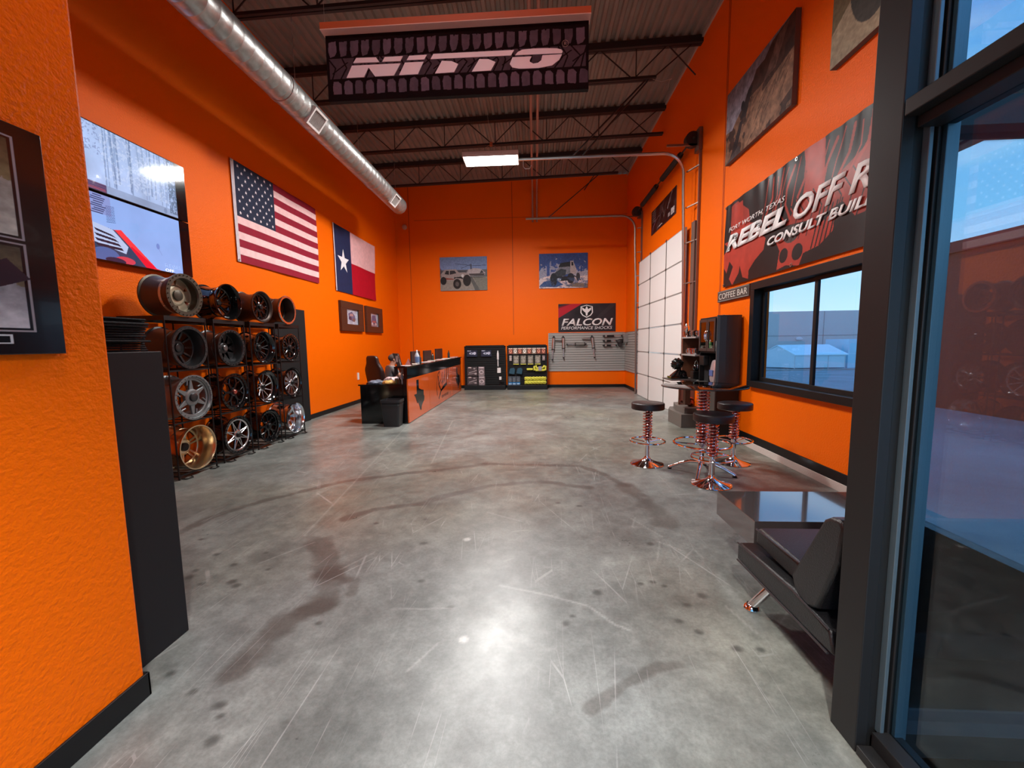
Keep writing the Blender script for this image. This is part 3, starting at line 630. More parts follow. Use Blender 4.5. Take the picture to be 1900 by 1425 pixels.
# ------------------------------------------------------------------ black cabinet with folded shirts
t = thing('storage_cabinet', 'tall plain black cabinet standing beside the entry wall stub', 'cabinet', (-2.1, 1.74, 0))
MB().box(-2.35, -1.862, 1.545, 1.930, .0, 1.487).build('cabinet_body', CHAR, t, bevel=.004)
MB().box(-1.8625, -1.8615, 1.55, 1.925, .02, 1.47).build('side_panel', CHAR, t)
rr = random.Random(7); z = 1.487
base_shirt = None
pos = ['bottom one', 'second from the bottom', 'third from the bottom', 'fourth from the bottom', 'fifth from the bottom', 'sixth from the bottom', 'top one']
for i in range(7):
    h = rr.uniform(.019, .026); dx = rr.uniform(-.012, .012); c = Vector((-2.05 + dx, 1.745, z + h / 2)); mb = MB()
    L_ = []; n = 20
    for lay in (0, 1):
        hh = h / 2
        mb.box(-2.22 + dx, -1.885 + dx + rr.uniform(-.02, .006), 1.57 + rr.uniform(-.01, .01), 1.90 + rr.uniform(-.01, .005), z + lay * hh + .001, z + (lay + 1) * hh - .0005)
    o = mb.build('folded_shirt', CLOTH, smooth=True, bevel=.008, seg=3)
    tag(o, 'folded black shirt on the black cabinet, ' + pos[i] + ' of the stack', 'shirt', 'folded black shirts')
    o.rotation_euler = (0, 0, rr.uniform(-.05, .05)); z += h

# ------------------------------------------------------------------ televisions
ME = None
def tv(name, z0, z1, art, lab):
    t = thing(name, lab, 'television', (XL, 4.7, z0), 'stacked wall televisions')
    MB().box(XL, XL + .075, 4.055, 5.31, z0, z1).build('tv_body', BLKG, t, bevel=.004)
    MB().box(XL + .0745, XL + .0765, 4.063, 5.302, z0 + .008, z1 - .008).build('bezel', mat('tv_glass', (.004, .004, .005), .04, coat=1), t)
    picture('screen', art, (XL + .0775, 4.065, z0 + .012), (0, 1.09, 0), (0, 0, z1 - z0 - .024), cmat('tv_screen', .08, emit=1.0, coat=1), t)
A = Art(300, 180, (165, 185, 225)); n = fbm(300, 180, 5, 21, 4); A.a *= (1 + .22 * (n - .5))[..., None]
A.a = A.a * (1 - .15 * (A.Y < .12)[..., None])
rr = random.Random(5)
for i in range(26):
    x = rr.uniform(.18, 1.0); w_ = rr.uniform(.012, .035); d = rr.uniform(.25, .6); A.line([(x, .12 + rr.uniform(0, .12)), (x + rr.uniform(-.02, .02), 1.02)], w_, (95, 115, 150), d, True)
m = (A.X > .18) & (A.Y > .2); nn_ = fbm(300, 180, 60, 9, 2); A.put(m & (nn_ > .58), (205, 215, 240), .45); A.put((A.X > .9) & (A.Y > .05) & (nn_ > .4), (60, 80, 105), .6)
A.put((A.X < .18) & (A.Y > .55) & (nn_ > .6), (110, 120, 160), .5); A.rect(0, 0, .2, .12, (95, 60, 90), .8)
A.rect(.02, .02, .19, .05, (200, 90, 100), .8); A.ell(.84, .06, .02, .05, (110, 130, 165), .7)
for i in range(5): A.line([(0, .02 + .02 * i), (.2, .02 + .02 * i)], .008, (50, 50, 90))
A2 = Art(300, 200, (140, 170, 230)); n = fbm(300, 200, 4, 33, 3); A2.a *= (1 + .10 * (n - .5))[..., None]
A2.rect(.0, .70, .22, 1, (130, 140, 195), .8)
for i in range(9): A2.rect(.02 + .02 * (i % 3), .70 + .033 * i, .14 + .01 * (i % 4), .715 + .033 * i, (45, 55, 95)); 
for i in range(12): A2.line([(.17, .60 + .022 * i), (.25, .62 + .022 * i)], .008, (70, 90, 140))
A2.poly([(.22, .50), (.30, .53), (.42, .36), (.66, .02), (.72, .0), (.5, 0), (.36, .22)], (235, 55, 60)); A2.poly([(.4, .3), (.66, .02), (.60, 0), (.5, 0), (.34, .26)], (225, 10, 45))
A2.poly([(0, .55), (.24, .50), (.36, .32), (.54, .0), (0, 0)], (35, 60, 90)); A2.poly([(.0, .56), (.22, .50), (.36, .28), (.33, .16), (.0, .27)], (175, 190, 225))
for i in range(4): A2.poly([(.04 + .0 * i, .47 - .075 * i), (.20 + .03 * i, .42 - .06 * i), (.25 + .02 * i, .38 - .06 * i), (.06, .43 - .075 * i)], (18, 28, 50))
A2.ell(.13, .08, .13, .12, (70, 100, 160), .9); A2.ell(.32, .05, .10, .06, (200, 60, 80)); A2.ell(.22, .02, .1, .05, (20, 30, 60))
A2.ell(.70, .42, .02, .05, (90, 110, 180), .6); A2.line([(.70, .4), (.74, .28)], .01, (110, 130, 190), .6)
tv('television', 3.152, 3.852, A, 'wall television showing a snowy forest, upper of the two stacked screens')
tv('television', 2.44, 3.142, A2, 'wall television showing a red vehicle in snow, lower of the two stacked screens')
tvl = [o for o in bpy.data.objects if o.name.startswith('screen')][-1]
text('caption', 'REBEL', (XL + .0785, 4.90, 2.505), (0, 1, 0), (0, 0, 1), mat('caption_blue', (.25, .38, .7), .3, emit=(.25, .38, .7), es=.6), tvl, width=.24, height=.045, ext=.001)
text('caption', 'OFF', (XL + .0785, 4.90, 2.455), (0, 1, 0), (0, 0, 1), mat('caption_white', (.8, .8, .85), .3, emit=(.8, .85, .95), es=.8), tvl, width=.12, height=.035, ext=.001)

# ------------------------------------------------------------------ flags
def star(A, cx, cy, rx, ry, c, rot=0):
    A.poly([(cx + (rx if i % 2 == 0 else rx * .39) * math.sin(rot + i * PI / 5), cy + (ry if i % 2 == 0 else ry * .39) * math.cos(rot + i * PI / 5)) for i in range(10)], c)
def cloth_wave(sd, amp=.012):
    n = np.random.default_rng(sd); ph = n.random(6) * 6
    return lambda u, v: .014 + amp * (np.sin(9 * u + 3 * v + ph[0]) * .5 + np.sin(16 * u - 5 * v + ph[1]) * .3 + np.sin(5 * v + 4 * u + ph[2]) * .5 + 1.2) * (.35 + .65 * u)
A = Art(420, 280, (236, 196, 196)); red = (142, 26, 48)
for i in range(13):
    if i % 2 == 0: A.rect(0, i / 13, 1, (i + 1) / 13, red)
A.rect(0, 6 / 13, .42, 1, (38, 44, 66))
for r in range(9):
    for q in range(6 if r % 2 == 0 else 5): star(A, .03 + .39 * ((q + .5) / 6 if r % 2 == 0 else (q + 1) / 6), 6 / 13 + 7 / 13 * (r + .7) / 9.4, .0125, .019, (235, 225, 230))
A.rect(0, 0, .028, 1, (205, 195, 200)); A.noise(.06, 40, 2)
FLG = cmat('flag_cloth', .75, spec=.2)
t = thing('wall_flag', 'large United States flag hung flat on the left wall', 'flag', (XL, 7.45, 2.84), 'wall flags')
fl = picture('flag_cloth', A, (XL + .004, 6.25, 2.845), (0, 2.40, 0), (0, 0, 1.54), FLG, t, wave=lambda u, v: cloth_wave(1)(u, v) + .0)
mb = MB()
for z in (2.87, 4.36): mb.cyl((XL + .02, 6.275, z), (XL + .035, 6.275, z), .014, 12)
mb.build('grommet', STEEL, t)
A = Art(380, 250, (226, 178, 180)); A.rect(.33, 0, 1, .5, (176, 8, 34)); A.rect(0, 0, .36, 1, (34, 42, 78)); star(A, .185, .48, .125, .19, (232, 230, 235)); A.rect(0, 0, .018, 1, (220, 205, 205)); A.noise(.06, 40, 5)
t = thing('wall_flag', 'Texas state flag with one white star hung on the left wall', 'flag', (XL, 10.6, 2.83), 'wall flags')
picture('flag_cloth', A, (XL + .004, 9.40, 2.80), (0, 2.38, 0), (0, 0, 1.54), FLG, t, wave=cloth_wave(2, .016))

# ------------------------------------------------------------------ two small framed pictures
for (y0, y1, lab, sd) in ((9.50, 10.76, 'left of the pair below the Texas flag', 1), (10.95, 12.12, 'right of the pair below the Texas flag', 2)):
    t = thing('framed_picture', 'brown wooden framed vehicle print, ' + lab, 'picture', (XL, (y0 + y1) / 2, 1.88), 'pair of brown framed prints')
    z0, z1 = 1.87, 2.585; fw = .30; fz = .17; mb = MB()
    mb.box(XL, XL + .07, y0, y1, z0, z0 + fz); mb.box(XL, XL + .07, y0, y1, z1 - fz, z1); mb.box(XL, XL + .07, y0, y0 + fw, z0 + fz, z1 - fz); mb.box(XL, XL + .07, y1 - fw, y1, z0 + fz, z1 - fz); mb.box(XL, XL + .03, y0 + fw, y1 - fw, z0 + fz, z1 - fz)
    mb.build('frame', BROWN, t, bevel=.006)
    A = Art(90, 110, (168, 178, 196)); A.noise(.2, 5, sd)
    if sd == 1: A.poly([(.2, .7), (.5, .85), (.75, .6), (.8, .35), (.55, .2), (.25, .35)], (70, 75, 110), .8); A.ell(.35, .4, .13, .12, (50, 55, 85)); A.ell(.65, .3, .12, .11, (110, 90, 90)); A.poly([(.35, .7), (.6, .72), (.62, .55), (.3, .55)], (190, 150, 140), .7)
    else: A.rect(.1, 0, .95, .35, (120, 100, 110), .7); A.poly([(.2, .5), (.3, .85), (.7, .88), (.8, .5), (.85, .2), (.15, .2)], (60, 75, 115), .85); A.ell(.28, .22, .1, .1, (200, 190, 195)); A.ell(.72, .2, .1, .1, (200, 190, 195)); A.poly([(.25, .45), (.75, .45), (.72, .3), (.3, .3)], (150, 90, 95))
    picture('print', A, (XL + .032, y0 + fw, z0 + fz), (0, y1 - y0 - 2 * fw, 0), (0, 0, z1 - z0 - 2 * fz), cmat('glazed_print', .12, coat=1, spec=.8), t)

# ------------------------------------------------------------------ black panel and wheel racks
one(lambda m: m.box(XL + .002, XL + .05, 6.95, 7.965, 0, 2.22), 'tall_board', BLKM, 'tall flat black panel against the left wall beyond the wheel racks', 'panel', bevel=.003)
ZS = [.055, .655, 1.255, 1.862]
RX0, RX1 = -4.60, -4.05
def rack(y0, y1, lab):
    t = thing('wheel_rack', 'black wire frame wheel rack with three open tiers, ' + lab, 'display rack', ((RX0 + RX1) / 2, (y0 + y1) / 2, 0), 'row of black wheel racks')
    for x in (RX0 + .01, RX1 - .01):
        for y in (y0 + .01, y1 - .01): MB().cyl((x, y, .0), (x, y, ZS[-1]), .009, 8).build('post', BLACK, t)
    for k, z in enumerate(ZS):
        mb = MB(); h = .05 if k == 3 else .018
        for y in (y0 + .01, y1 - .01): mb.box(RX0, RX1, y - .008, y + .008, z - h, z)
        for x in (RX0 + .01, RX1 - .01): mb.box(x - .008, x + .008, y0 + .018, y1 - .018, z - h, z)
        for q in (.18, .34) : mb.cyl((RX0 + .02, y0 + q, z - .012), (RX1 - .02, y0 + q, z - .012), .006, 6)
        mb.build('tier_frame', BLACK, t)
    if True:
        mb = MB(); mb.tube([(RX1 + .0, y0 + .03, .012), (RX1 + .05, y0 + .05, .008), (RX1 + .06, y0 + .12, .008), (RX1 + .01, y0 + .15, .012)], .007, 6); mb.tube([(RX1 + .0, y1 - .03, .012), (RX1 + .05, y1 - .05, .008), (RX1 + .06, y1 - .12, .008), (RX1 + .01, y1 - .15, .012)], .007, 6); mb.build('foot_loop', BLACK, t)
UN = [(4.26, 4.83), (4.94, 5.50), (5.60, 6.17), (6.25, 6.82)]
for (a, b), l in zip(UN, ('nearest the entry', 'second from the entry', 'third from the entry', 'farthest from the entry')): rack(a, b, l)

# wheels ------------------------------------------------------------
def wheel(lab, y, z0, D=.50, Wd_=.30, xf=-4.03, n=8, style='split', face=.06, lip=.012, rimm=BLKG, facem=None, capm=BLACK, ring=None, bolts=None, hub=.075, dish=0.0, turn=0.0, shift=0):
    R = D / 2; t = thing('alloy_wheel', lab, 'wheel', (xf, y, z0 + R), 'alloy wheels on the display racks'); c = (xf, y, z0 + R)
    # open barrel: outer skin and inner skin
    prof = [(-Wd_, R), (-Wd_ + .012, R + .0), (-Wd_ + .02, R - .018), (-Wd_ * .62, R - .045), (-Wd_ * .35, R - .045), (-.05, R - .02), (-.012, R), (0, R), (0, R - lip), (-.015, R - lip - .010), (-face * .5, R - .04), (-Wd_ * .62, R - .055), (-Wd_ + .02, R - .03), (-Wd_, R - .012)]
    MB().lathe(prof, c, 'x', 40, closed=True).build('barrel', rimm, t, smooth=True)
    facem = facem or rimm; mb = MB(); xs = xf - face; Ri = R - .045
    hubx = xs - dish
    mb.lathe([(hubx - xf - .03, hub * .4), (hubx - xf - .03, hub), (hubx - xf + .004, hub), (hubx - xf + .012, hub * .8), (hubx - xf + .012, hub * .45), (hubx - xf - .01, hub * .4)], c, 'x', 24, closed=True)
    mb.lathe([(-face - .03, Ri - .02), (-face - .03, Ri + .004), (-face + .004, Ri + .004), (-face, Ri - .018)], c, 'x', 40, closed=True)
    def sp(a0, a1, r0, r1, w0, w1, d=.028):
        p0 = Vector((hubx, c[1] + r0 * math.cos(a0), c[2] + r0 * math.sin(a0))); p1 = Vector((xs, c[1] + r1 * math.cos(a1), c[2] + r1 * math.sin(a1)))
        u = (p1 - p0).normalized(); s = Vector((1, 0, 0)).cross(u).normalized(); D_ = Vector((-d, 0, 0))
        A_ = [p0 - s * w0 / 2, p0 + s * w0 / 2, p1 + s * w1 / 2, p1 - s * w1 / 2]; mb.prism(A_, D_)
    for k in range(n):
        a = turn + 2 * PI * k / n; g = PI / n
        if style == 'split': sp(a, a + g * .38, hub * .8, Ri, .020, .016); sp(a, a - g * .38, hub * .8, Ri, .020, .016)
        elif style == 'ypair':
            sp(a, a, hub * .8, R * .52, .035, .03); sp(a, a + g * .55, R * .50, Ri, .018, .016); sp(a, a - g * .55, R * .50, Ri, .018, .016)
        elif style == 'pair': sp(a + g * .34, a + g * .24, hub * .8, Ri, .024, .024); sp(a - g * .34, a - g * .24, hub * .8, Ri, .024, .024)
        elif style == 'plain': sp(a, a, hub * .8, Ri, .022, .028)
        elif style == 'twist': sp(a, a + .25, hub * .8, Ri, .016, .016)
        elif style == 'mesh': sp(a, a + g, hub * .8, Ri, .013, .013); sp(a, a - g, hub * .8, Ri, .013, .013)
        elif style == 'tri':
            sp(a, a, hub * .9, Ri, .06, .02); 
            sp(a + g * .7, a + g * .35, R * .58, Ri, .014, .014)
        elif style == 'solid': sp(a, a, hub * .8, Ri, R * .42, R * .62, .02)
    mb.build('spoke_face', facem, t, smooth=False, bevel=.003, seg=1)
    mb = MB(); mb.lathe([(hubx - xf - .01, .001), (hubx - xf - .01, hub * .55), (hubx - xf + .028, hub * .5), (hubx - xf + .034, hub * .4), (hubx - xf + .034, .001)], c, 'x', 20); mb.build('center_cap', capm, t, smooth=True)
    if bolts:
        mb = MB(); nb = 28
        for k in range(nb):
            a = 2 * PI * k / nb; p = Vector((xf + .001, c[1] + (R - .018) * math.cos(a), c[2] + (R - .018) * math.sin(a))); mb.cyl(p, p + Vector((.010, 0, 0)), .0065, 6)
        mb.build('bolt_ring', bolts, t)
    if ring: MB().lathe([(-.006, R - .036), (.006, R - .034), (.008, R - .004), (-.006, R + .002)], c, 'x', 40, closed=True).build('beadlock_ring', ring, t, smooth=True)
    return t
OLV = mat('olive_bronze', (.075, .062, .045), .45, .6); OLF = mat('olive_cast', (.46, .42, .30), .35, .5)
GUN = mat('gunmetal', (.22, .24, .25), .35, .7); ANTH = mat('anthracite', (.05, .052, .055), .35, .7)
GOLD = mat('gold_bronze', (.66, .52, .34), .25, 1); MILL = mat('milled_silver', (.72, .74, .78), .16, 1); BCH = mat('black_chrome', (.06, .06, .065), .09, .9)
BRZ = mat('bright_bronze_ring', (.86, .68, .58), .2, 1)
yc = [(a + b) / 2 for a, b in UN]
T = ZS[3] + .001; R1 = ZS[2] + .001; R2 = ZS[1] + .001; R3 = ZS[0] + .001
wheel('large olive bronze deep dish wheel on top of the nearest rack', yc[0] - .0, T, .49, .34, -4.03, 6, 'solid', .11, .05, OLV, OLF, OLV, hub=.12, bolts=OLV)
wheel('gloss black wheel on top of the second rack', yc[1], T, .47, .34, -4.03, 8, 'split', .12, .012, BLKG, BLKG, dish=.05)
wheel('dark bronze rimmed black wheel on top of the third rack', yc[2], T, .46, .32, -4.03, 8, 'ypair', .05, .015, mat('dark_brown_metal', (.04, .025, .02), .4, .6), BLKG)
wheel('black wheel with a bright bronze beadlock ring on top of the farthest rack', yc[3] - .05, T, .46, .34, -4.03, 8, 'plain', .16, .015, mat('dark_brown_metal', (.04, .025, .02), .4, .6), BLACK, ring=BRZ, bolts=BRZ, dish=.05)
wheel('anthracite deep dish wheel with ribbed lip, top tier of the nearest rack', yc[0], R1, .50, .36, -4.03, 10, 'plain', .13, .012, ANTH, ANTH, ANTH, ring=ANTH, bolts=ANTH, hub=.10, dish=.03)
wheel('matte grey deep wheel, top tier of the second rack', yc[1], R1, .48, .34, -4.04, 9, 'solid', .12, .03, ANTH, ANTH, mat('dull_cap', (.2, .2, .2), .3, .8), bolts=ANTH)
wheel('gloss black twin spoke wheel, top tier of the third rack', yc[2], R1, .48, .30, -4.04, 7, 'split', .07, .012, BLKG, BCH, dish=.04)
wheel('black wheel with milled windows, top tier of the farthest rack', yc[3], R1, .46, .30, -4.04, 8, 'ypair', .03, .012, BLKG, BCH, bolts=MILL)
wheel('gunmetal wheel with six wide split spokes, middle tier of the nearest rack', yc[0], R2, .53, .32, -4.03, 6, 'tri', .03, .018, GUN, GUN, ANTH, bolts=GUN, hub=.10, turn=PI / 2)
wheel('black wheel with bright milled loop spokes, middle tier of the second rack', yc[1], R2, .50, .32, -4.04, 6, 'ypair', .03, .012, BLKG, BCH, COPPER, bolts=BCH, hub=.06)
wheel('black wheel with ten bright thin spokes, middle tier of the third rack', yc[2], R2, .50, .30, -4.04, 10, 'twist', .06, .012, BLKG, mat('dark_milled', (.62, .62, .64), .2, 1), hub=.065, dish=.03)
wheel('black wheel with fan of bright milled spokes, middle tier of the farthest rack', yc[3], R2, .50, .30, -4.04, 12, 'pair', .03, .012, BLKG, mat('dark_milled', (.62, .62, .64), .2, 1), hub=.06)
wheel('gold bronze deep wheel with paired spokes, bottom tier of the nearest rack', yc[0], R3, .53, .36, -4.03, 6, 'pair', .20, .012, GOLD, GOLD, BLACK, hub=.10, turn=.3)
wheel('gloss black mesh wheel with milled edges, bottom tier of the second rack', yc[1], R3, .52, .30, -4.04, 8, 'mesh', .02, .012, BLKG, mat('dark_milled', (.62, .62, .64), .2, 1), hub=.07, bolts=BLKG)
wheel('all black wheel, bottom tier of the third rack', yc[2], R3, .50, .30, -4.04, 8, 'ypair', .04, .012, BLKG, BLKG, bolts=BCH)
wheel('polished silver wheel with broad bare lip, bottom tier of the farthest rack', yc[3], R3, .52, .34, -4.03, 10, 'pair', .16, .012, MILL, MILL, BLACK, hub=.08)
# ------------------------------------------------------------------ back wall canvases
A = Art(220, 154, (110, 128, 160)); t_ = A.Y
A.a = A.a * (1 - .0 * t_[..., None]); A.rect(0, .62, 1, 1, (104, 126, 164)); A.a[A.Y > .6] *= (1.0 + .35 * (1 - A.Y[A.Y > .6]))[..., None]
A.rect(0, .36, 1, .62, (96, 100, 104)); A.rect(0, 0, 1, .40, (140, 136, 128)); A.poly([(.62, .40), (.68, .40), (.85, 0), (.74, 0)], (90, 92, 90)); A.poly([(.7, .40), (.95, .40), (1, .35), (1, 0), (.84, 0)], (118, 120, 112))
A.poly([(.52, .50), (.60, .62), (.72, .66), (.86, .64), (.96, .52), (.95, .46), (.62, .43)], (165, 160, 162)); A.poly([(.84, .50), (.88, .60), (.93, .52)], (60, 62, 68)); A.poly([(.60, .50), (.95, .50), (.92, .44), (.64, .44)], (70, 66, 68)); A.poly([(.0, .7), (.07, .55), (.3, .6), (.6, .6), (.55, .5), (0, .5)], (60, 64, 72), .6)
A.line([(.33, .80), (.60, .75), (.66, .73), (.98, .74)], .012, (50, 55, 66)); A.line([(.45, .66), (.66, .77)], .010, (50, 55, 66)); A.line([(.66, .64), (.66, .77)], .03, (70, 72, 80)); A.line([(.62, .38), (.9, .385)], .012, (60, 60, 60))
A.poly([(.02, .50), (.10, .63), (.34, .64), (.40, .54), (.52, .54), (.62, .50), (.62, .36), (.30, .30), (.05, .30)], (150, 142, 140)); A.poly([(.10, .50), (.13, .60), (.19, .60), (.19, .48)], (40, 38, 42)); A.poly([(.21, .48), (.21, .60), (.31, .60), (.35, .52)], (52, 50, 54))
A.poly([(.06, .40), (.28, .36), (.3, .33), (.06, .33)], (130, 70, 60)); A.ell(.07, .30, .065, .12, (34, 32, 34)); A.ell(.36, .20, .085, .15, (36, 33, 34)); A.ell(.36, .20, .04, .07, (86, 80, 80)); A.ell(.57, .30, .085, .17, (40, 38, 38)); A.poly([(.30, .40), (.48, .42), (.48, .34), (.44, .36), (.34, .38), (.29, .34)], (40, 38, 40)); A.ell(.48, .44, .03, .05, (200, 200, 200)); A.noise(.12, 50, 3)
def canvas(lab, art, O, U, V, th=.035, name='wall_picture', m=None, grp=None):
    O, U, V = Vector(O), Vector(U), Vector(V); N = U.cross(V).normalized(); O = O + N * .003
    c = O + U / 2; t = thing(name, lab, 'picture', tuple(c), grp)
    MB().prism([O, O + U, O + U + V, O + V], N * (th - .001)).build('canvas_box', mat('canvas_edge', (.12, .10, .10), .7), t)
    picture('print', art, O + N * th, U, V, m or cmat('canvas_print', .65, spec=.3), t); return t
canvas('canvas print of an off-road car beside a helicopter, left on the back wall', A, (-3.17, YB, 3.30), (1.585, 0, 0), (0, 0, 1.10))
B = Art(220, 154, (58, 82, 140)); B.noise(.25, 3, 8); n = fbm(220, 154, 18, 12, 5)
B.put((B.Y < .62 + .3 * (n - .5) * 2) & (B.X < .16), (165, 165, 175), .8); B.put((B.Y < .66 + .8 * (n - .5)) & (B.X > .22) & (B.X < .5), (175, 175, 185), .75); B.put((B.Y < .58 + .8 * (n - .5)) & (B.X > .7), (180, 175, 180), .8)
B.poly([(0, 0), (0, .28), (.3, .40), (.6, .30), (1, .36), (1, 0)], (205, 190, 190)); B.poly([(0, .06), (.1, .2), (.35, .25), (.5, .1), (.35, .03)], (50, 80, 130)); B.poly([(.55, .05), (.7, .16), (1, .12), (1, 0)], (120, 105, 95))
B.poly([(.40, .60), (.44, .72), (.66, .76), (.68, .60)], (42, 46, 50)); B.poly([(.64, .60), (.64, .78), (.70, .78), (.72, .70), (.76, .56), (.76, .40), (.62, .42)], (170, 160, 160)); B.poly([(.665, .64), (.665, .75), (.70, .74), (.705, .64)], (35, 35, 40))
B.poly([(.34, .50), (.42, .60), (.64, .62), (.64, .42), (.40, .34)], (120, 125, 135)); B.poly([(.30, .42), (.45, .56), (.56, .52), (.54, .36), (.34, .30)], (58, 66, 74)); B.ell(.30, .25, .075, .19, (38, 44, 52)); B.ell(.65, .28, .075, .15, (44, 46, 54)); B.poly([(.36, .34), (.62, .34), (.60, .22), (.4, .2)], (40, 44, 50))
B.ell(.41, .25, .04, .04, (200, 215, 225)); B.line([(.72, .35), (.86, .22)], .03, (60, 60, 66)); B.ell(.8, .32, .04, .12, (60, 60, 66)); B.put((n > .58) & (B.Y < .3), (70, 90, 130), .6); B.noise(.2, 60, 9)
canvas('canvas print of an off-road car climbing snow, right on the back wall', B, (.145, YB, 3.31), (1.595, 0, 0), (0, 0, 1.12))
# shock absorber banner
A = Art(300, 150, (40, 34, 38)); A.noise(.4, 6, 4); A.poly([(0, .50), (0, .84), (.24, 1), (.42, 1)], (178, 26, 42)); A.poly([(0, .84), (0, .9), (.18, 1), (.24, 1)], (110, 20, 30)); A.poly([(.55, .3), (.62, .3), (1, .95), (.92, 1)], (58, 52, 55), .7)
t = canvas('black and red banner with a shield emblem above the grey slatwall', A, (.775, YB, 1.86), (1.89, 0, 0), (0, 0, .93), .012, 'wall_banner', cmat('vinyl_banner', .38, spec=.3))
bx = lambda u: .775 + 1.89 * u
bz = lambda v: 1.86 + .93 * v
def logo(poly, m, d=.004, yy=YB - .0165): MB().prism([(bx(u), yy, bz(v)) for u, v in poly], (0, -d, 0)).build('lettering', m, t)
logo([(.39, .90), (.495, .955), (.60, .90), (.605, .68), (.57, .58), (.495, .50), (.42, .58), (.385, .68)], WHT)
logo([(.41, .885), (.495, .93), (.58, .885), (.585, .69), (.555, .60), (.495, .535), (.435, .60), (.405, .69)], BLKM, .006)
logo([(.415, .87), (.47, .80), (.485, .89), (.495, .905), (.505, .89), (.52, .80), (.575, .87), (.57, .78), (.535, .71), (.515, .68), (.51, .60), (.495, .56), (.48, .60), (.475, .68), (.455, .71), (.42, .78)], WHT, .008)
text('lettering', 'FALCON', (bx(.055), YB - .0165, bz(.22)), (1, 0, 0), (0, 0, 1), WHT, t, width=1.89 * .90, height=.93 * .26, shear=.25, off=.025)
text('lettering', 'PERFORMANCE SHOCKS', (bx(.05), YB - .0165, bz(.09)), (1, 0, 0), (0, 0, 1), WHT, t, width=1.89 * .89, height=.93 * .105, shear=.2, off=.0)

# ------------------------------------------------------------------ grey slatwall that turns the corner
t = thing('slatwall_panel', 'light grey slatwall panel turning the back right corner', 'slatwall', (1.8, YB, .56))
z = .565; mb = MB()
MB().box(.445, XR - .003, YB - .008, YB - .002, .565, 1.83).build('backer', mat('slat_gap', (.10, .095, .09), .8), t)
MB().box(XR - .008, XR - .002, 11.95, YB - .009, .565, 1.83).build('backer', MATS['slat_gap'], t)
while z < 1.82: mb.box(.45, XR - .03, YB - .03, YB - .008, z, z + .068); mb.box(XR - .03, XR - .008, 11.95, YB - .03, z, z + .068); z += .0787
mb.build('slat_board', GREY, t, bevel=.002)
MB().box(.437, .45, YB - .034, YB - .002, .56, 1.835).box(.437, XR - .03, YB - .034, YB - .002, 1.826, 1.835).box(.437, XR - .03, YB - .034, YB - .002, .556, .565).build('edge_trim', mat('pale_trim', (.5, .48, .45), .5), t)
SY = YB - .10
def shock(lab, p, q, r=.034, res=None, coil=False, bodym=SILV, dk=DSTEEL):
    p, q = Vector(p), Vector(q); t = thing('shock_absorber', lab, 'shock absorber', tuple((p + q) / 2), 'shock absorbers on the grey slatwall'); u = (q - p).normalized(); L = (q - p).length
    MB().cyl(p + u * .06, p + u * (L * .55), r, 14).build('body_tube', bodym, t, smooth=True)
    MB().cyl(p + u * (L * .55), q - u * .04, r * .4, 10).build('piston_rod', CHROME, t, smooth=True)
    for e in (p + u * .025, q - u * .025): MB().cyl(e + Vector((0, -.02, 0)), e + Vector((0, .02, 0)), .028, 12).build('eye_mount', dk, t, smooth=True)
    MB().cyl(p + u * .045, p + u * .08, r * 1.15, 14).build('end_cap', dk, t, smooth=True); MB().cyl(p + u * (L * .53), p + u * (L * .57), r * 1.12, 14).build('seal_cap', dk, t, smooth=True)
    if res:
        a, b = Vector(res[0]), Vector(res[1]); MB().cyl(a, b, .03, 12).build('reservoir', bodym, t, smooth=True); MB().cyl(p + u * .06, a, .012, 8).build('reservoir_link', dk, t)
    e = p + u * .025; MB().cyl(e, (e.x, YB - .02, e.z), .006, 6).build('hook', STEEL, t)
    return t
shock('silver shock absorber with side reservoir hanging leftmost on the grey slatwall', (.62, SY, 1.74), (.56, SY, .92), .045, ((.66, SY, 1.62), (.86, SY, 1.61)))
shock('silver shock absorber hanging upright second from the left on the grey slatwall', (.925, SY, 1.74), (.94, SY, .98), .045)
shock('dark shock absorber lying level low in the middle of the grey slatwall', (1.70, SY, 1.46), (1.03, SY, 1.45), .05, bodym=mat('dull_aluminium', (.28, .27, .25), .4, .8))
shock('silver shock absorber hanging at a slant below the shield banner', (1.87, SY, 1.74), (1.97, SY, .98), .045, ((1.82, SY, 1.63), (1.55, SY, 1.64)))
for zz, l in ((1.71, 'topmost'), (1.55, 'middle'), (1.40, 'lowest')):
    x1 = 2.88 if zz > 1.6 else 2.70; tt = shock(f'black and silver shock absorber lying level near the corner, {l} of the three', (2.235, SY, zz), (x1, SY, zz), .03, bodym=BLACK)
    MB().cyl((2.30, SY - .002, zz), (2.36, SY - .002, zz), .036, 12).build('silver_band', SILV, tt, smooth=True)
one(lambda m: (m.sph((2.80, SY, 1.52), .11, (1, .6, .8)), m.cyl((2.80, SY - .05, 1.42), (2.80, SY + .05, 1.42), .07, 16), m.cyl((2.72, SY, 1.56), (2.94, SY, 1.60), .03, 10)), 'axle_housing', DSTEEL, 'dark round axle part mounted at the right end of the grey slatwall', 'car part', smooth=True)
one(lambda m: (m.box(XR - .16, XR - .03, 13.30, 13.42, 1.50, 1.80), m.box(XR - .18, XR - .15, 13.3, 13.42, 1.68, 1.76)), 'mounting_bracket', STEEL, 'pale metal bracket on the side slatwall near the overhead door', 'bracket', bevel=.01)

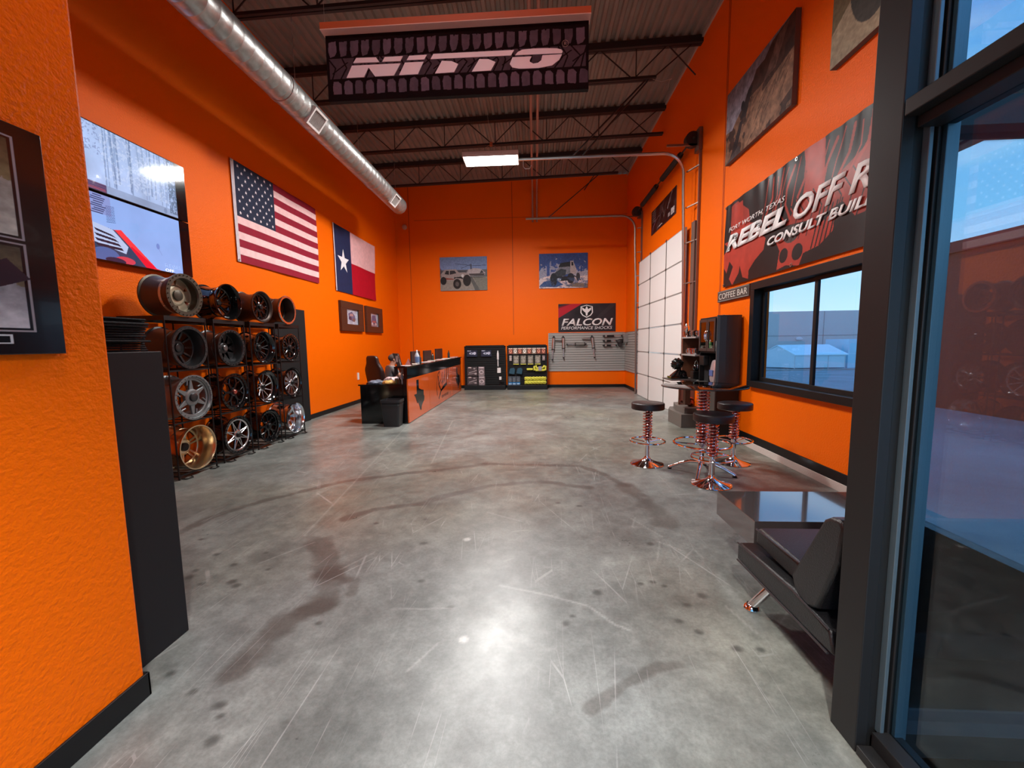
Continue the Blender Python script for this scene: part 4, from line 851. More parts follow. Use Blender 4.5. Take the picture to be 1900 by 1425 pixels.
# ------------------------------------------------------------------ two slat displays
def gondola(x0, x1, lab):
    t = thing('product_display', lab, 'display rack', ((x0 + x1) / 2, 13.5, 0), 'black slatted product displays')
    mb = MB(); z = .17
    while z < 1.40: mb.box(x0 + .04, x1 - .04, 13.40, 13.43, z, z + .066); z += .0765
    mb.build('slat_board', BLKM, t); MB().box(x0 + .03, x1 - .03, 13.43, 13.5, .05, 1.42).build('backer', mat('gap_dark', (.05, .045, .04), .5, .3), t)
    MB().box(x0, x0 + .04, 13.38, 13.52, 0, 1.43).build('side_post', BLACK, t); MB().box(x1 - .04, x1, 13.38, 13.52, 0, 1.43).build('side_post', BLACK, t); MB().box(x0, x1, 13.38, 13.52, 1.40, 1.435).build('top_rail', BLACK, t)
    MB().box(x0 + .005, x1 - .005, 13.18, 13.52, 0.0, .145).build('base_deck', BLACK, t, bevel=.006)
gondola(-2.35, -.985, 'black slatted product display next to the service counter'); gondola(-.93, .385, 'black slatted product display filled with yellow and blue goods')
def pack(name, lab, cat, x0, x1, z0, z1, c1, c2, sd=0, grp=None, d=.05, style=0, y=13.40):
    t = thing(name, lab, cat, ((x0 + x1) / 2, y - d / 2, z0), grp)
    MB().box(x0, x1, y - d, y - .001, z0, z1).build('pack_body', mat('pack_' + str(c1), s2l(c1), .4), t)
    A = Art(40, 40, c1); rr = random.Random(sd)
    if style == 0:
        A.ell(.45, .5, .22, .16, c2); A.ell(.75, .52, .14, .22, c2); A.ell(.45, .5, .1, .07, c1); A.rect(.05, .86, .4, .94, c2)
    elif style == 1:
        A.line([(.2, .35), (.9, .6)], .07, c2); A.line([(.15, .2), (.7, .3)], .04, c2); A.ell(.7, .8, .1, .08, c2); A.ell(.8, .25, .12, .1, c2); A.poly([(.1, .85), (.15, .97), (.38, .97), (.42, .85)], (215, 190, 185))
    elif style == 2:
        A.ell(.5, .42, .38, .22, c2); A.ell(.5, .4, .24, .12, c1); A.rect(.1, .86, .9, .98, c2); A.rect(.1, .0, .9, .06, c2)
    elif style == 3:
        A.ell(.5, .45, .32, .3, c2); A.ell(.5, .5, .16, .14, c1); A.rect(0, .85, 1, 1, (225, 205, 190))
    elif style == 4:
        A.rect(0, 0, 1, .10, (190, 185, 60)); A.ell(.5, .4, .35, .2, c2); A.rect(.15, .62, .85, .82, c2); A.ell(.3, .92, .12, .05, c2); A.ell(.8, .92, .12, .05, c2)
    elif style == 5:
        A.rect(0, 0, 1, .30, (30, 110, 170)); A.rect(.1, .06, .9, .14, (200, 220, 235)); A.ell(.5, .6, .35, .25, c2)
    A.noise(.3, 12, sd); picture('pack_label', A, (x0 + .002, y - d - .001, z0 + .002), (x1 - x0 - .004, 0, 0), (0, 0, z1 - z0 - .004), cmat('printed_card', .35), t)
    return t
pack('boxed_kit', 'dark blue boxed light kit at upper left of the left display', 'box', -2.26, -1.92, 1.09, 1.30, (38, 42, 62), (190, 195, 215), 1, 'boxed kits on the left display')
pack('boxed_kit', 'dark blue boxed light kit second along the top of the left display', 'box', -1.79, -1.45, 1.09, 1.30, (38, 42, 62), (190, 195, 215), 2, 'boxed kits on the left display')
pack('hanging_pack', 'wide grey pack of tools, upper row of the left display', 'pack', -2.265, -1.92, .455, .755, (72, 60, 62), (175, 160, 160), 3, 'grey packs on the left display', .06, 1)
pack('hanging_pack', 'narrow pale pack with hoop part, upper row of the left display', 'pack', -1.89, -1.69, .455, .755, (128, 112, 114), (200, 185, 188), 4, 'grey packs on the left display', .06, 2)
pack('hanging_pack', 'wide grey pack of tools, lower row of the left display', 'pack', -2.27, -1.925, .15, .43, (72, 60, 62), (175, 160, 160), 5, 'grey packs on the left display', .06, 1)
pack('hanging_pack', 'narrow pale pack with hoop part, lower row of the left display', 'pack', -1.89, -1.68, .15, .435, (128, 112, 114), (200, 185, 188), 6, 'grey packs on the left display', .06, 2)
t = thing('white_shock', 'slim white shock absorber hung upright on the left display', 'shock absorber', (-1.22, 13.36, .76))
MB().lathe([(.98, .028), (1.0, .036), (1.18, .034), (1.24, .02), (1.28, .018)], (-1.235, 13.35, 0), 'z', 14).build('body_tube', mat('white_gloss', (.8, .78, .78), .3), t, smooth=True)
MB().cyl((-1.235, 13.35, .76), (-1.235, 13.35, .98), .018, 10).build('piston_rod', MATS['white_gloss'], t, smooth=True)
one(lambda m: m.box(-1.265, -1.15, 13.38, 13.386, .545, .715), 'price_card', PAPER, 'white price card hung below the slim white shock', 'card')
one(lambda m: m.box(-1.205, -1.13, 13.37, 13.377, .315, .42), 'price_card', PAPER, 'small white tag low on the left display', 'card')
one(lambda m: (m.tube([(-1.19, 13.36, .2), (-1.15, 13.36, .26), (-1.1, 13.37, .22), (-1.05, 13.37, .25)], .012, 8), m.sph((-1.19, 13.36, .185), .026)), 'hook_tool', BLACK, 'small black curved tool low on the left display', 'tool', smooth=True)
bl = ['first from the left', 'second from the left', 'third from the left', 'fourth from the left', 'fifth from the left', 'sixth from the left', 'seventh from the left', 'rightmost']
for i in range(8):
    x = -.885 + i * .154; pack('blister_card', ['red white card', 'white ring card'][i in (1, 3, 5)] + ', ' + bl[i] + ' in the right display top row', 'pack', x, x + .138, 1.16, 1.355, [(130, 70, 55), (150, 130, 110)][i in (1, 3, 5)], [(225, 150, 120), (240, 238, 235)][i in (1, 3, 5)], i, 'carded parts in the top row', .03, 3)
for i in range(4):
    x = -.73 + i * .237; pack('hanging_pack', 'grey hanging pack with yellow strip, ' + bl[i] + ' on the right display', 'pack', x, x + .185, .81, 1.108, (112, 104, 92), (160, 152, 140), 10 + i, 'grey packs with yellow strips', .05, 4)
pack('small_box', 'small white box pair at left of the grey hanging packs', 'box', -.86, -.78, .94, 1.11, (150, 135, 132), (215, 205, 200), 20, None, .04, 2); pack('small_box', 'small pale card at right of the grey hanging packs', 'box', .225, .31, .94, 1.10, (140, 122, 122), (190, 175, 175), 21, None, .04, 0)
for (x, s, l) in ((-.775, .105, 'left'), (-.53, .105, 'right')):
    mb = MB(); mb.prism([(x - s, 13.30, .52), (x + s * .8, 13.30, .49), (x + s, 13.30, .66), (x + s * .5, 13.30, .71), (x - s * .6, 13.30, .69)], (0, .09, 0)); o = mb.build('tool_bag', TEAL, bevel=.015)
    tag(o, f'dark teal fabric pouch, {l} of the pair on the right display', 'bag', 'teal pouches')
for i in range(3):
    x = -.905 + i * .135; pack('blue_pack', 'blue and grey hanging pack, ' + bl[i] + ' at the bottom of the right display', 'pack', x, x + .125, .150, .425, (70, 76, 84), (95, 100, 106), 30 + i, 'blue packs at the bottom', .05, 5)
one(lambda m: (m.cyl((-.27, 13.36, .655), (-.09, 13.36, .655), .035, 12), m.cyl((-.29, 13.36, .655), (-.27, 13.36, .655), .03, 12)), 'light_tube', YEL, 'short yellow tube lying below the grey packs', 'tube', smooth=True)
t = thing('tow_strap', 'bright yellow rolled tow strap with grey label', 'strap', (.14, 13.34, .6))
MB().tube([(-.03, 13.34, .62), (-.04, 13.34, .74), (.02, 13.34, .76), (.04, 13.34, .68), (.10, 13.34, .70), (.24, 13.34, .70), (.28, 13.34, .76), (.33, 13.34, .74), (.33, 13.34, .64), (.26, 13.34, .62), (.0, 13.34, .62)], .036, 10).build('strap_loop', YEL, t, smooth=True); MB().box(.09, .2, 13.29, 13.38, .61, .75).build('strap_label', mat('lilac_grey', (.3, .28, .34), .6), t)
for z, l in ((.355, 'upper'), (.225, 'lower')):
    mb = MB()
    for k in range(3):
        mb.tube([(-.36 + .7 * i / 14, 13.31 + .018 * math.cos(i * 1.1 + k * 2.1), z + .034 * math.sin(i * 1.0 + k * 2.1)) for i in range(15)], .032, 8)
    tag(mb.build('tow_rope', YEL, smooth=True), f'bundled bright yellow recovery rope, {l} of the two bundles', 'rope', 'yellow recovery ropes')

# ------------------------------------------------------------------ service counter
t = thing('service_counter', 'long black and orange gloss service counter', 'counter', (-2.5, 10.3, 0))
cy0, cy1 = 7.55, 13.12
MB().box(-2.66, -2.40, cy0 - .06, cy1, 1.068, 1.10).build('counter_top', BLKG, t, bevel=.004)
MB().box(-2.50, -2.43, cy0, cy1, .86, 1.068).build('fascia', BLKG, t)
MB().box(-2.52, -2.45, cy0, cy1, 0, .86).build('carcass', BLKG, t)
ys = [cy0 + .02, 9.12, 11.6, cy1]
for a, b in zip(ys[:-1], ys[1:]): MB().box(-2.45, -2.43, a, b - .012, .012, .858).build('front_panel', ORGL, t)
MB().box(-2.66, -2.60, 7.5, 7.54, .95, 1.068).build('bracket', BLACK, t)
TX = [(.24, 1.0), (.45, 1.0), (.45, .72), (.60, .68), (.75, .64), (.93, .62), (.93, .45), (1.0, .40), (.97, .28), (.80, .20), (.66, .10), (.65, 0.0), (.52, .04), (.45, .18), (.36, .30), (.27, .27), (.22, .33), (.12, .48), (0, .56), (0, .575), (.24, .575)]
for ya in (7.95, 12.15):
    # state outline, set with its left edge at ya; long side upright
    MB().prism([(-2.4295, ya + .72 * u, .13 + .66 * v) for u, v in TX], (.004, 0, 0)).build('state_emblem', BLKG, t)
sc = [[(9.85, .60), (9.98, .78), (10.12, .83), (10.15, .76)], [(9.85, .60), (9.80, .40), (9.86, .25)], [(10.0, .72), (10.04, .5), (10.25, .33)], [(10.04, .5), (10.3, .62), (10.42, .80)], [(10.25, .33), (10.55, .42), (10.95, .47)], [(10.0, .15), (10.25, .33), (10.95, .44)],
      [(10.45, .50), (10.52, .78), (10.5, .52)], [(10.6, .5), (10.75, .85), (10.68, .52)], [(10.8, .5), (11.0, .88), (10.9, .5)], [(11.05, .55), (11.2, .86), (11.1, .52)], [(10.3, .5), (10.4, .58), (10.42, .45)]]
mb = MB()
for k, pl in enumerate(sc):
    for p, q in zip(pl[:-1], pl[1:]): mb.bar((-2.428, p[0], p[1]), (-2.428, q[0], q[1]), .045 if k in (2, 4, 5) else .024, .045 if k in (2, 4, 5) else .024)
o = mb.build('script_logo', BLKG, t); o.scale = (.08, 1, 1); o.location.x += -2.428 * .0 + (-2.428 + 2.5) * .92
text('script_logo', 'OFF ROAD', (-2.428, 10.3, .13), (0, 1, 0), (0, 0, 1), BLKG, t, width=.8, height=.07, ext=.001)
t = thing('side_desk', 'low black gloss desk joined to the near end of the counter', 'desk', (-2.95, 7.9, 0))
MB().box(-3.40, -2.53, 7.56, 8.25, .735, .76).build('desk_top', BLKG, t, bevel=.003); MB().box(-3.36, -2.53, 7.56, 7.59, 0, .735).build('modesty_panel', BLKG, t); MB().box(-3.36, -3.33, 7.59, 8.2, 0, .735).build('side_panel', BLKG, t)
t = thing('work_desk', 'long black desk running behind the service counter', 'desk', (-2.8, 10.6, 0))
MB().box(-2.98, -2.53, 8.27, 13.0, .735, .76).build('desk_top', BLACK, t)
for y in (8.3, 10.6, 12.9): MB().box(-2.93, -2.55, y, y + .03, 0, .735).build('leg_panel', BLACK, t)
# bin
t = thing('waste_bin', 'black plastic waste bin in front of the low desk', 'bin', (-2.67, 7.36, 0))
def rr_ring(cx, cy, hx, hy, r, z):
    P_ = []
    for sx_, sy_, a0 in ((1, 1, 0), (-1, 1, 90), (-1, -1, 180), (1, -1, 270)):
        for k in range(5):
            a = math.radians(a0 + 22.5 * k); P_.append((cx + sx_ * (hx - r) + r * math.cos(a), cy + sy_ * (hy - r) + r * math.sin(a), z))
    return P_
def loft(mb, rings, cap0=True, cap1=True):
    R_ = [[mb.b.verts.new(p) for p in r] for r in rings]; n = len(R_[0])
    for A_, B_ in zip(R_[:-1], R_[1:]):
        for k in range(n): mb.b.faces.new((A_[k], A_[(k + 1) % n], B_[(k + 1) % n], B_[k]))
    if cap0: mb.b.faces.new(R_[0][::-1])
    if cap1: mb.b.faces.new(R_[-1])
    return mb
BINM = mat('bin_plastic', (.020, .021, .023), .45)
loft(MB(), [rr_ring(-2.67, 7.36, .145, .115, .03, 0), rr_ring(-2.67, 7.36, .175, .14, .035, .45), rr_ring(-2.67, 7.36, .185, .15, .035, .455), rr_ring(-2.67, 7.36, .185, .15, .035, .50), rr_ring(-2.67, 7.36, .172, .138, .03, .50), rr_ring(-2.67, 7.36, .13, .10, .03, .03)], True, True).build('bin_body', BINM, t, smooth=True)
mb = MB()
for z in (.405, .425, .44): mb.tube(rr_ring(-2.67, 7.36, .176, .141, .035, z), .004, 4, closed=True)
mb.build('rim_rib', BINM, t)

# racing style chair --------------------------------------------------
def gaming_chair(x, y, rz, lab, grp='high backed desk chairs'):
    t = thing('desk_chair', lab, 'chair', (0, 0, 0), grp)
    CH = mat('dark_brown_leather', (.035, .014, .012), .4)
    rings = []
    for z, w_, d, o in ((.46, .20, .05, -.20), (.56, .24, .06, -.23), (.78, .25, .06, -.26), (.98, .27, .055, -.30), (1.06, .21, .05, -.315), (1.14, .165, .05, -.33), (1.24, .165, .045, -.345), (1.29, .12, .035, -.355)):
        rings.append(rr_ring(0, o, w_, d, min(w_, d) * .9, z))
    loft(MB(), rings).build('backrest', CH, t, smooth=True, sub=1)
    mb = MB(); mb.box(-.25, .25, -.22, .27, .42, .50); mb.build('seat', CH, t, smooth=True, bevel=.035, seg=3)
    for s_ in (-1, 1):
        mb = MB(); mb.tube([(s_ * .27, -.05, .44), (s_ * .31, -.02, .46), (s_ * .31, .0, .64)], .018, 8); mb.box(s_ * .31 - .045, s_ * .31 + .045, -.12, .15, .64, .67); mb.build('armrest', BLACK, t, bevel=.006)
    MB().cyl((0, 0, .10), (0, 0, .42), .03, 12).build('gas_column', BLACK, t)
    for k in range(5):
        a = 2 * PI * k / 5; mb = MB(); p = Vector((.30 * math.cos(a), .30 * math.sin(a), .075)); mb.bar((0, 0, .11), p, .05, .03); mb.cyl(p + Vector((-.012, 0, -.045)), p + Vector((.012, 0, -.045)), .03, 12); mb.build('base_spoke', BLACK, t)
    move(t, (x, y, 0), rz); return t
gaming_chair(-3.36, 8.86, -.42, 'dark high backed desk chair with the seated person')
gaming_chair(-3.42, 11.0, -1.2, 'dark high backed desk chair behind the counter, beyond the seated person')

# seated person --------------------------------------------------------
def skin_obj(name, verts, edges, rad, m, parent, root=0, sub=2):
    me = bpy.data.meshes.new(name); me.from_pydata([tuple(v) for v in verts], edges, []); me.materials.append(m)
    o = link(name, me, parent); o.modifiers.new('skin', 'SKIN'); o.modifiers['skin'].use_smooth_shade = True
    for i, r in enumerate(rad):
        r = r if isinstance(r, tuple) else (r, r); me.skin_vertices[0].data[i].radius = r
    me.skin_vertices[0].data[root].use_root = True
    s_ = o.modifiers.new('sub', 'SUBSURF'); s_.levels = s_.render_levels = sub; return o
# local frame: +Y is where the person faces, +X to the right hand
t = thing('person', 'seated person in a grey t-shirt leaning over papers behind the counter', 'person', (0, 0, 0))
J = dict(pel=(0, 0, .54), wst=(0, .02, .68), chs=(0, .05, .88), nk0=(0, .06, 1.0), nk=(0, .085, 1.07), hd0=(0, .11, 1.14), hd=(0, .12, 1.205), top=(0, .11, 1.265))
V = []; Ed = []; Rd = []; ix = {}
def v_(k, p, r, prev=None):
    ix[k] = len(V); V.append(p); Rd.append(r)
    if prev: Ed.append((ix[prev], ix[k]))
v_('pel', (0, 0, .56), (.15, .12)); v_('wst', (0, .02, .70), (.145, .105), 'pel'); v_('chs', (0, .05, .90), (.155, .11), 'wst'); v_('nk0', (0, .06, 1.02), (.075, .07), 'chs'); v_('nk', (0, .085, 1.075), (.058, .06), 'nk0')
v_('hd0', (0, .115, 1.13), (.066, .08), 'nk'); v_('hd', (0, .12, 1.20), (.078, .095), 'hd0'); v_('top', (0, .11, 1.255), (.055, .07), 'hd')
for s_ in (-1, 1):
    n_ = str(s_); v_('sh' + n_, (s_ * .185, .05, .985), .062, 'chs'); v_('el' + n_, (s_ * .235, .20, .80), .045, 'sh' + n_); v_('wr' + n_, (s_ * .13, .42, .80), .029, 'el' + n_); v_('pm' + n_, (s_ * .11, .49, .795), (.034, .02), 'wr' + n_)
    v_('hp' + n_, (s_ * .09, .02, .53), .095, 'pel'); v_('kn' + n_, (s_ * .13, .46, .53), .065, 'hp' + n_); v_('an' + n_, (s_ * .13, .44, .10), .042, 'kn' + n_); v_('ft' + n_, (s_ * .13, .58, .04), (.04, .03), 'an' + n_)
bd = skin_obj('body', V, Ed, Rd, SKIN, t)
for s_ in (-1, 1):
    for k in range(4):
        L_ = (.075, .085, .08, .065)[k]; x = s_ * (.135 - k * .017)
        skin_obj('finger', [(x, .505, .795), (x, .505 + L_ * .5, .80), (x - s_ * .002, .505 + L_, .785)], [(0, 1), (1, 2)], [.009, .008, .007], SKIN, bd, sub=1)
    skin_obj('thumb', [(s_ * .09, .475, .795), (s_ * .068, .505, .79), (s_ * .062, .53, .785)], [(0, 1), (1, 2)], [.010, .009, .008], SKIN, bd, sub=1)
# shirt and trousers
V = []; Ed = []; Rd = []; ix = {}
v_('pel', (0, 0, .55), (.165, .135)); v_('wst', (0, .02, .70), (.165, .125), 'pel'); v_('chs', (0, .05, .90), (.178, .13), 'wst'); v_('nk0', (0, .06, 1.02), (.09, .08), 'chs'); v_('nk', (0, .08, 1.045), (.07, .07), 'nk0')
for s_ in (-1, 1): n_ = str(s_); v_('sh' + n_, (s_ * .195, .05, .985), .082, 'chs'); v_('el' + n_, (s_ * .225, .14, .87), .066, 'sh' + n_)
skin_obj('t_shirt', V, Ed, Rd, TEE, t)
V = []; Ed = []; Rd = []; ix = {}
v_('pel', (0, 0, .54), (.16, .12))
for s_ in (-1, 1): n_ = str(s_); v_('hp' + n_, (s_ * .09, .03, .53), .105, 'pel'); v_('kn' + n_, (s_ * .13, .46, .53), .078, 'hp' + n_); v_('an' + n_, (s_ * .13, .44, .12), .055, 'kn' + n_)
skin_obj('trousers', V, Ed, Rd, DENIM, t)
mb = MB(); mb.sph((0, .100, 1.225), .1, (.88, 1.02, .86), 20)
for v in list(mb.b.verts):
    if v.co.z < 1.16 and v.co.y > .10 or v.co.z < 1.13 or v.co.y > .175: mb.b.verts.remove(v)
hr = mb.build('hair', HAIR, t, smooth=True); so = hr.modifiers.new('s', 'SOLIDIFY'); so.thickness = .012
mb = MB()
for s_ in (-1, 1): mb.sph((s_ * .078, .105, 1.185), .026, (.4, .8, 1.2), 10)
mb.build('ear', SKIN, t, smooth=True)
mb = MB(); mb.prism([(-.012, .205, 1.165), (.012, .205, 1.165), (0, .235, 1.168), (0, .205, 1.21)][:3] + [(0, .205, 1.205)], (0, -.006, 0)); mb.build('nose', SKIN, t)
mb = MB()
for s_ in (-1, 1): mb.sph((s_ * .03, .196, 1.203), .011, n=8)
mb.build('eye', BLACK, t); MB().box(-.022, .022, .190, .201, 1.140, 1.147).build('mouth', mat('lip', (.35, .1, .08), .5), t)
mb = MB(); 
for s_ in (-1, 1): mb.box(s_ * .13 - .045, s_ * .13 + .045, .38, .64, 0.0, .07)
mb.build('shoes', BLACK, t, bevel=.02)
move(t, (-3.25, 8.82, .0), -.95)

# things on the counter and desks -------------------------------------
def bottle(lab, x, y, z, h, r, m, capm, name='bottle'):
    t = thing(name, lab, 'bottle', (x, y, z)); MB().lathe([(0, r), (h * .6, r), (h * .75, r * .6), (h * .86, r * .3), (h * .9, r * .3)], (x, y, z), 'z', 16).build('bottle_body', m, t, smooth=True)
    MB().lathe([(h * .88, r * .36), (h * .98, r * .34), (h, r * .28)], (x, y, z), 'z', 12).build('cap', capm, t, smooth=True); return t
CZ = 1.101
b_ = bottle('clear spray bottle with white label standing on the counter top', -2.55, 8.64, CZ, .29, .05, mat('pale_blue_bottle', (.45, .5, .55), .2), PAPER); MB().lathe([(.03, .052), (.15, .052)], (-2.55, 8.64, CZ), 'z', 16).build('label', mat('label_blue', (.12, .2, .38), .5), b_)
t = thing('display_stand', 'tall dark leaning display card at the near end of the counter', 'display stand', (-2.57, 7.62, CZ))
MB().prism([(-2.63, 7.60, CZ), (-2.57, 7.60, CZ), (-2.62, 7.60, CZ + .24), (-2.72, 7.60, CZ + .25)], (0, .03, 0)).build('card', mat('dark_print', (.05, .035, .03), .4), t); MB().box(-2.655, -2.61, 7.594, 7.598, CZ + .08, CZ + .20).build('card_print', mat('print_pale', (.35, .22, .2), .5), t)
MB().box(-2.65, -2.50, 7.56, 7.70, CZ, CZ + .006).build('foot', BLACK, t)
for y, l, w_, h in ((9.3, 'nearest', .34, .26), (10.35, 'middle', .36, .26), (11.6, 'farthest', .40, .29)):
    t = thing('computer_monitor', f'dark computer monitor seen from behind over the counter, {l} of the three', 'monitor', (-2.78, y, .76), 'monitors behind the counter')
    MB().box(-2.80, -2.765, y - w_, y + w_, 1.0, 1.10 + h).build('monitor_back', mat('monitor_brown', (.03, .015, .012), .4), t, bevel=.008); MB().cyl((-2.78, y, .77), (-2.78, y, 1.02), .02, 10).build('stand', BLACK, t); MB().box(-2.9, -2.66, y - .13, y + .13, .76, .772).build('foot', BLACK, t)
for y, h, l in ((8.95, .19, 'near the spray bottle'), (10.1, .20, 'midway along the counter'), (12.0, .23, 'towards the far end of the counter')):
    bottle('slim dark bottle on the counter top ' + l, -2.58, y, CZ, h, .035, mat('dark_bottle', (.04, .035, .03), .2), BLACK)
t = thing('folded_brochure', 'upright folded brochure near the front of the counter top', 'brochure', (-2.56, 8.1, CZ)); MB().prism([(-2.62, 8.02, CZ), (-2.50, 8.02, CZ), (-2.56, 8.07, CZ + .13)], (0, .004, 0)).prism([(-2.62, 8.14, CZ), (-2.50, 8.14, CZ), (-2.56, 8.07, CZ + .13)], (0, .004, 0)).build('card', mat('brochure', (.35, .12, .10), .5), t)
rr = random.Random(9); cols = [(.7, .62, .6), (.55, .25, .25), (.66, .6, .5), (.4, .42, .38), (.75, .7, .7), (.6, .35, .3)]
y = 7.66; i = 0
while y < 12.9:
    L_ = rr.uniform(.16, .26); x0 = -2.63 + rr.uniform(0, .02); mb = MB(); h = rr.uniform(.006, .022); mb.box(x0, -2.43 + rr.uniform(-.03, .01), y, y + L_ * .8, CZ, CZ + h)
    if not any(abs(y + .08 - q) < .17 for q in (8.64, 8.95, 10.1, 12.0, 8.08)):
        w_ = ['near end', 'near middle', 'far middle', 'far end'][min(3, int((y - 7.6) / 1.35))]
        tag(mb.build('paper_stack', mat('paper_%d' % (i % 6), cols[i % 6], .6)), f'loose {["white", "reddish", "cream", "grey green", "bright white", "brick red"][i % 6]} papers lying flat on the {w_} of the counter top', 'papers', 'papers along the counter top')
    y += L_ + rr.uniform(.02, .12); i += 1
# low desk clutter
def lump(name, lab, cat, c, s_, m, sd=0, grp=None):
    mb = MB(); bmesh.ops.create_icosphere(mb.b, subdivisions=3, radius=1); r_ = random.Random(sd); ph = [r_.uniform(0, 6) for _ in range(6)]
    for v in mb.b.verts:
        p = v.co.copy(); k = 1 + .16 * math.sin(5 * p.x + ph[0]) * math.cos(4 * p.y + ph[1]) + .1 * math.sin(9 * p.y + ph[2] + 4 * p.x); z = max(p.z * k, -.35)
        v.co = Vector((c[0] + p.x * k * s_[0], c[1] + p.y * k * s_[1], c[2] + (z + .35) * s_[2]))
    return tag(mb.build(name, m, smooth=True), lab, cat, grp)
lump('crumpled_bag', 'crumpled dark blue and white bag at left on the low desk', 'bag', (-3.12, 7.78, .761), (.16, .12, .05), mat('blue_white_wrap', (.13, .15, .2), .5, var=.9, vscale=25), 1)
lump('crumpled_bag', 'crumpled yellow orange wrapper on the low desk', 'bag', (-2.84, 7.70, .761), (.12, .1, .05), mat('orange_wrap', (.85, .45, .12), .5, var=.3, vscale=30), 2)
lump('crumpled_bag', 'pinkish white crumpled papers behind the orange wrapper', 'bag', (-2.86, 8.02, .761), (.2, .12, .08), mat('mixed_wrap', (.55, .42, .42), .6, var=.6, vscale=22), 3)
bottle('white pump bottle on the low desk by the counter end', -2.64, 7.85, .761, .22, .04, PAPER, PAPER); bottle('small brown bottle on the low desk beside the white pump bottle', -2.63, 7.68, .761, .12, .035, WOOD, BLACK)
t = thing('snack_tub', 'small greenish tub on the low desk beside the counter end', 'tub', (-2.7, 7.75, .761)); MB().cyl((-2.72, 7.77, .761), (-2.72, 7.77, .85), .03, 12).build('tub_body', mat('olive_tub', (.25, .22, .08), .5), t); MB().cyl((-2.72, 7.77, .85), (-2.72, 7.77, .86), .032, 12).build('tub_lid', PAPER, t)
t = thing('wall_outlet', 'small white outlet plate on the left wall beside the low desk', 'outlet', (XL, 10.35, .72)); MB().box(XL, XL + .02, 10.32, 10.40, .62, .80).build('plate', PAPER, t)
# ------------------------------------------------------------------ right wall pictures and banner
A = Art(260, 160, (140, 140, 155)); A.a = A.a * (1.15 - .35 * A.Y[..., None]); n = fbm(260, 160, 9, 41, 5)
RK = (62, 42, 36)
rock = A.mask([(0, 0), (0, .45), (.12, .42), (.2, .50), (.32, .60), (.38, .72), (.46, .78), (.5, .86), (.62, .86), (.72, .96), (.86, .98), (1, 1), (1, 0)])
A.put(rock, RK); A.put(rock & (n > .5) & (A.Y < .6), (132, 98, 76), .85); A.put(A.mask([(.35, 0), (.45, .45), (.75, .55), (1, .62), (1, .2), (.8, .1), (.6, 0)]), (140, 108, 86), .8)
A.poly([(.62, .60), (.8, .95), (.93, .97), (.78, .62)], (112, 88, 78), .7); A.poly([(.10, .05), (.26, .42), (.32, .42), (.2, .02)], (42, 32, 34)); A.ell(.30, .60, .03, .06, (30, 26, 30)); A.poly([(.26, .45), (.4, .72), (.46, .72), (.36, .42)], (38, 30, 32)); A.rect(0, 0, 1, .0, RK); A.poly([(0, 0), (.25, .12), (.3, 0)], (70, 60, 60))
for i in range(26): r_ = random.Random(i); x = r_.uniform(.3, 1); y = r_.uniform(.05, .6); A.line([(x, y), (x - r_.uniform(.03, .1), y - r_.uniform(.05, .18))], .012, (50, 34, 28), .7)
A.noise(.35, 30, 6)
canvas('large canvas print of a rocky hillside high on the right wall', A, (XR, 6.73, 4.17), (0, -1.63, 0), (0, 0, 1.02), .06)
A = Art(180, 130, (150, 142, 118)); n = fbm(180, 130, 8, 44, 4); A.a *= (1 + .25 * (n - .5))[..., None]; A.poly([(0, .3), (.3, .6), (.5, 1), (0, 1)], (105, 98, 72)); A.ell(.33, .55, .18, .42, (62, 64, 60)); A.ell(.35, .56, .08, .2, (78, 80, 76)); A.rect(.5, .0, 1, .5, (92, 92, 84)); A.noise(.2, 50, 6)
canvas('canvas print of a large off-road tyre at the top right of the right wall', A, (XR, 4.49, 4.15), (0, -1.50, 0), (0, 0, 1.02), .06)
A = Art(200, 80, (34, 20, 20)); n = fbm(200, 80, 10, 50, 4); 
for i in range(5): A.line([(.06, .9 - .1 * i), (.20, .92 - .1 * i)], .05, (110, 104, 100), .8)
A.line([(.10, .3), (.32, .55), (.42, .5), (.5, .72)], .03, (90, 84, 84)); A.line([(.5, .72), (.56, .3), (.64, .8)], .03, (110, 96, 90)); A.line([(.7, .5), (.85, .95)], .08, (120, 110, 110)); A.line([(.3, .1), (.48, .12)], .04, (200, 195, 195)); A.rect(.72, .12, .80, .26, (140, 130, 130)); A.rect(.83, .10, .95, .34, (185, 180, 180)); A.line([(.05, .1), (.2, .5)], .1, (80, 70, 90), .8); A.put((n > .6), (70, 60, 62), .6); A.noise(.4, 30, 4)
canvas('black poster banner hung above the overhead door', A, (XR, 10.92, 4.20), (0, -1.83, 0), (0, 0, .57), .012, 'wall_banner', MATS['vinyl_banner'])
# shop banner
y0, y1, z0, z1 = 6.73, 2.72, 2.335, 3.565; Wb = y0 - y1; Hb = z1 - z0
A = Art(680, 210, (34, 30, 30)); A.X = A.X * (Wb / 3.11); RD = (172, 62, 50); rx = Hb / Wb
A.poly([(.01 + .36 * u, .02 + .92 * v) for u, v in TX], RD)
A.poly([(.0, .25), (.0, .40), (.12, .60), (.20, .5), (.16, .12), (.10, .0), (.05, .12)], RD); A.poly([(.06, .62), (.06, .95), (.12, .97), (.22, .80), (.24, .55)], RD, .9); A.poly([(.0, .02), (.04, .0), (.1, .22), (.06, .30)], (34, 30, 30))
r_ = random.Random(3)
for i in range(16):
    x = .38 + i * .034; A.line([(x, .96 - .02 * (i % 3)), (x - .02 + .02 * math.sin(i), .75), (x - .05, .55 + .06 * (i % 2)), (x - .02, .45)], .035 if i % 2 else .018, RD, .9)
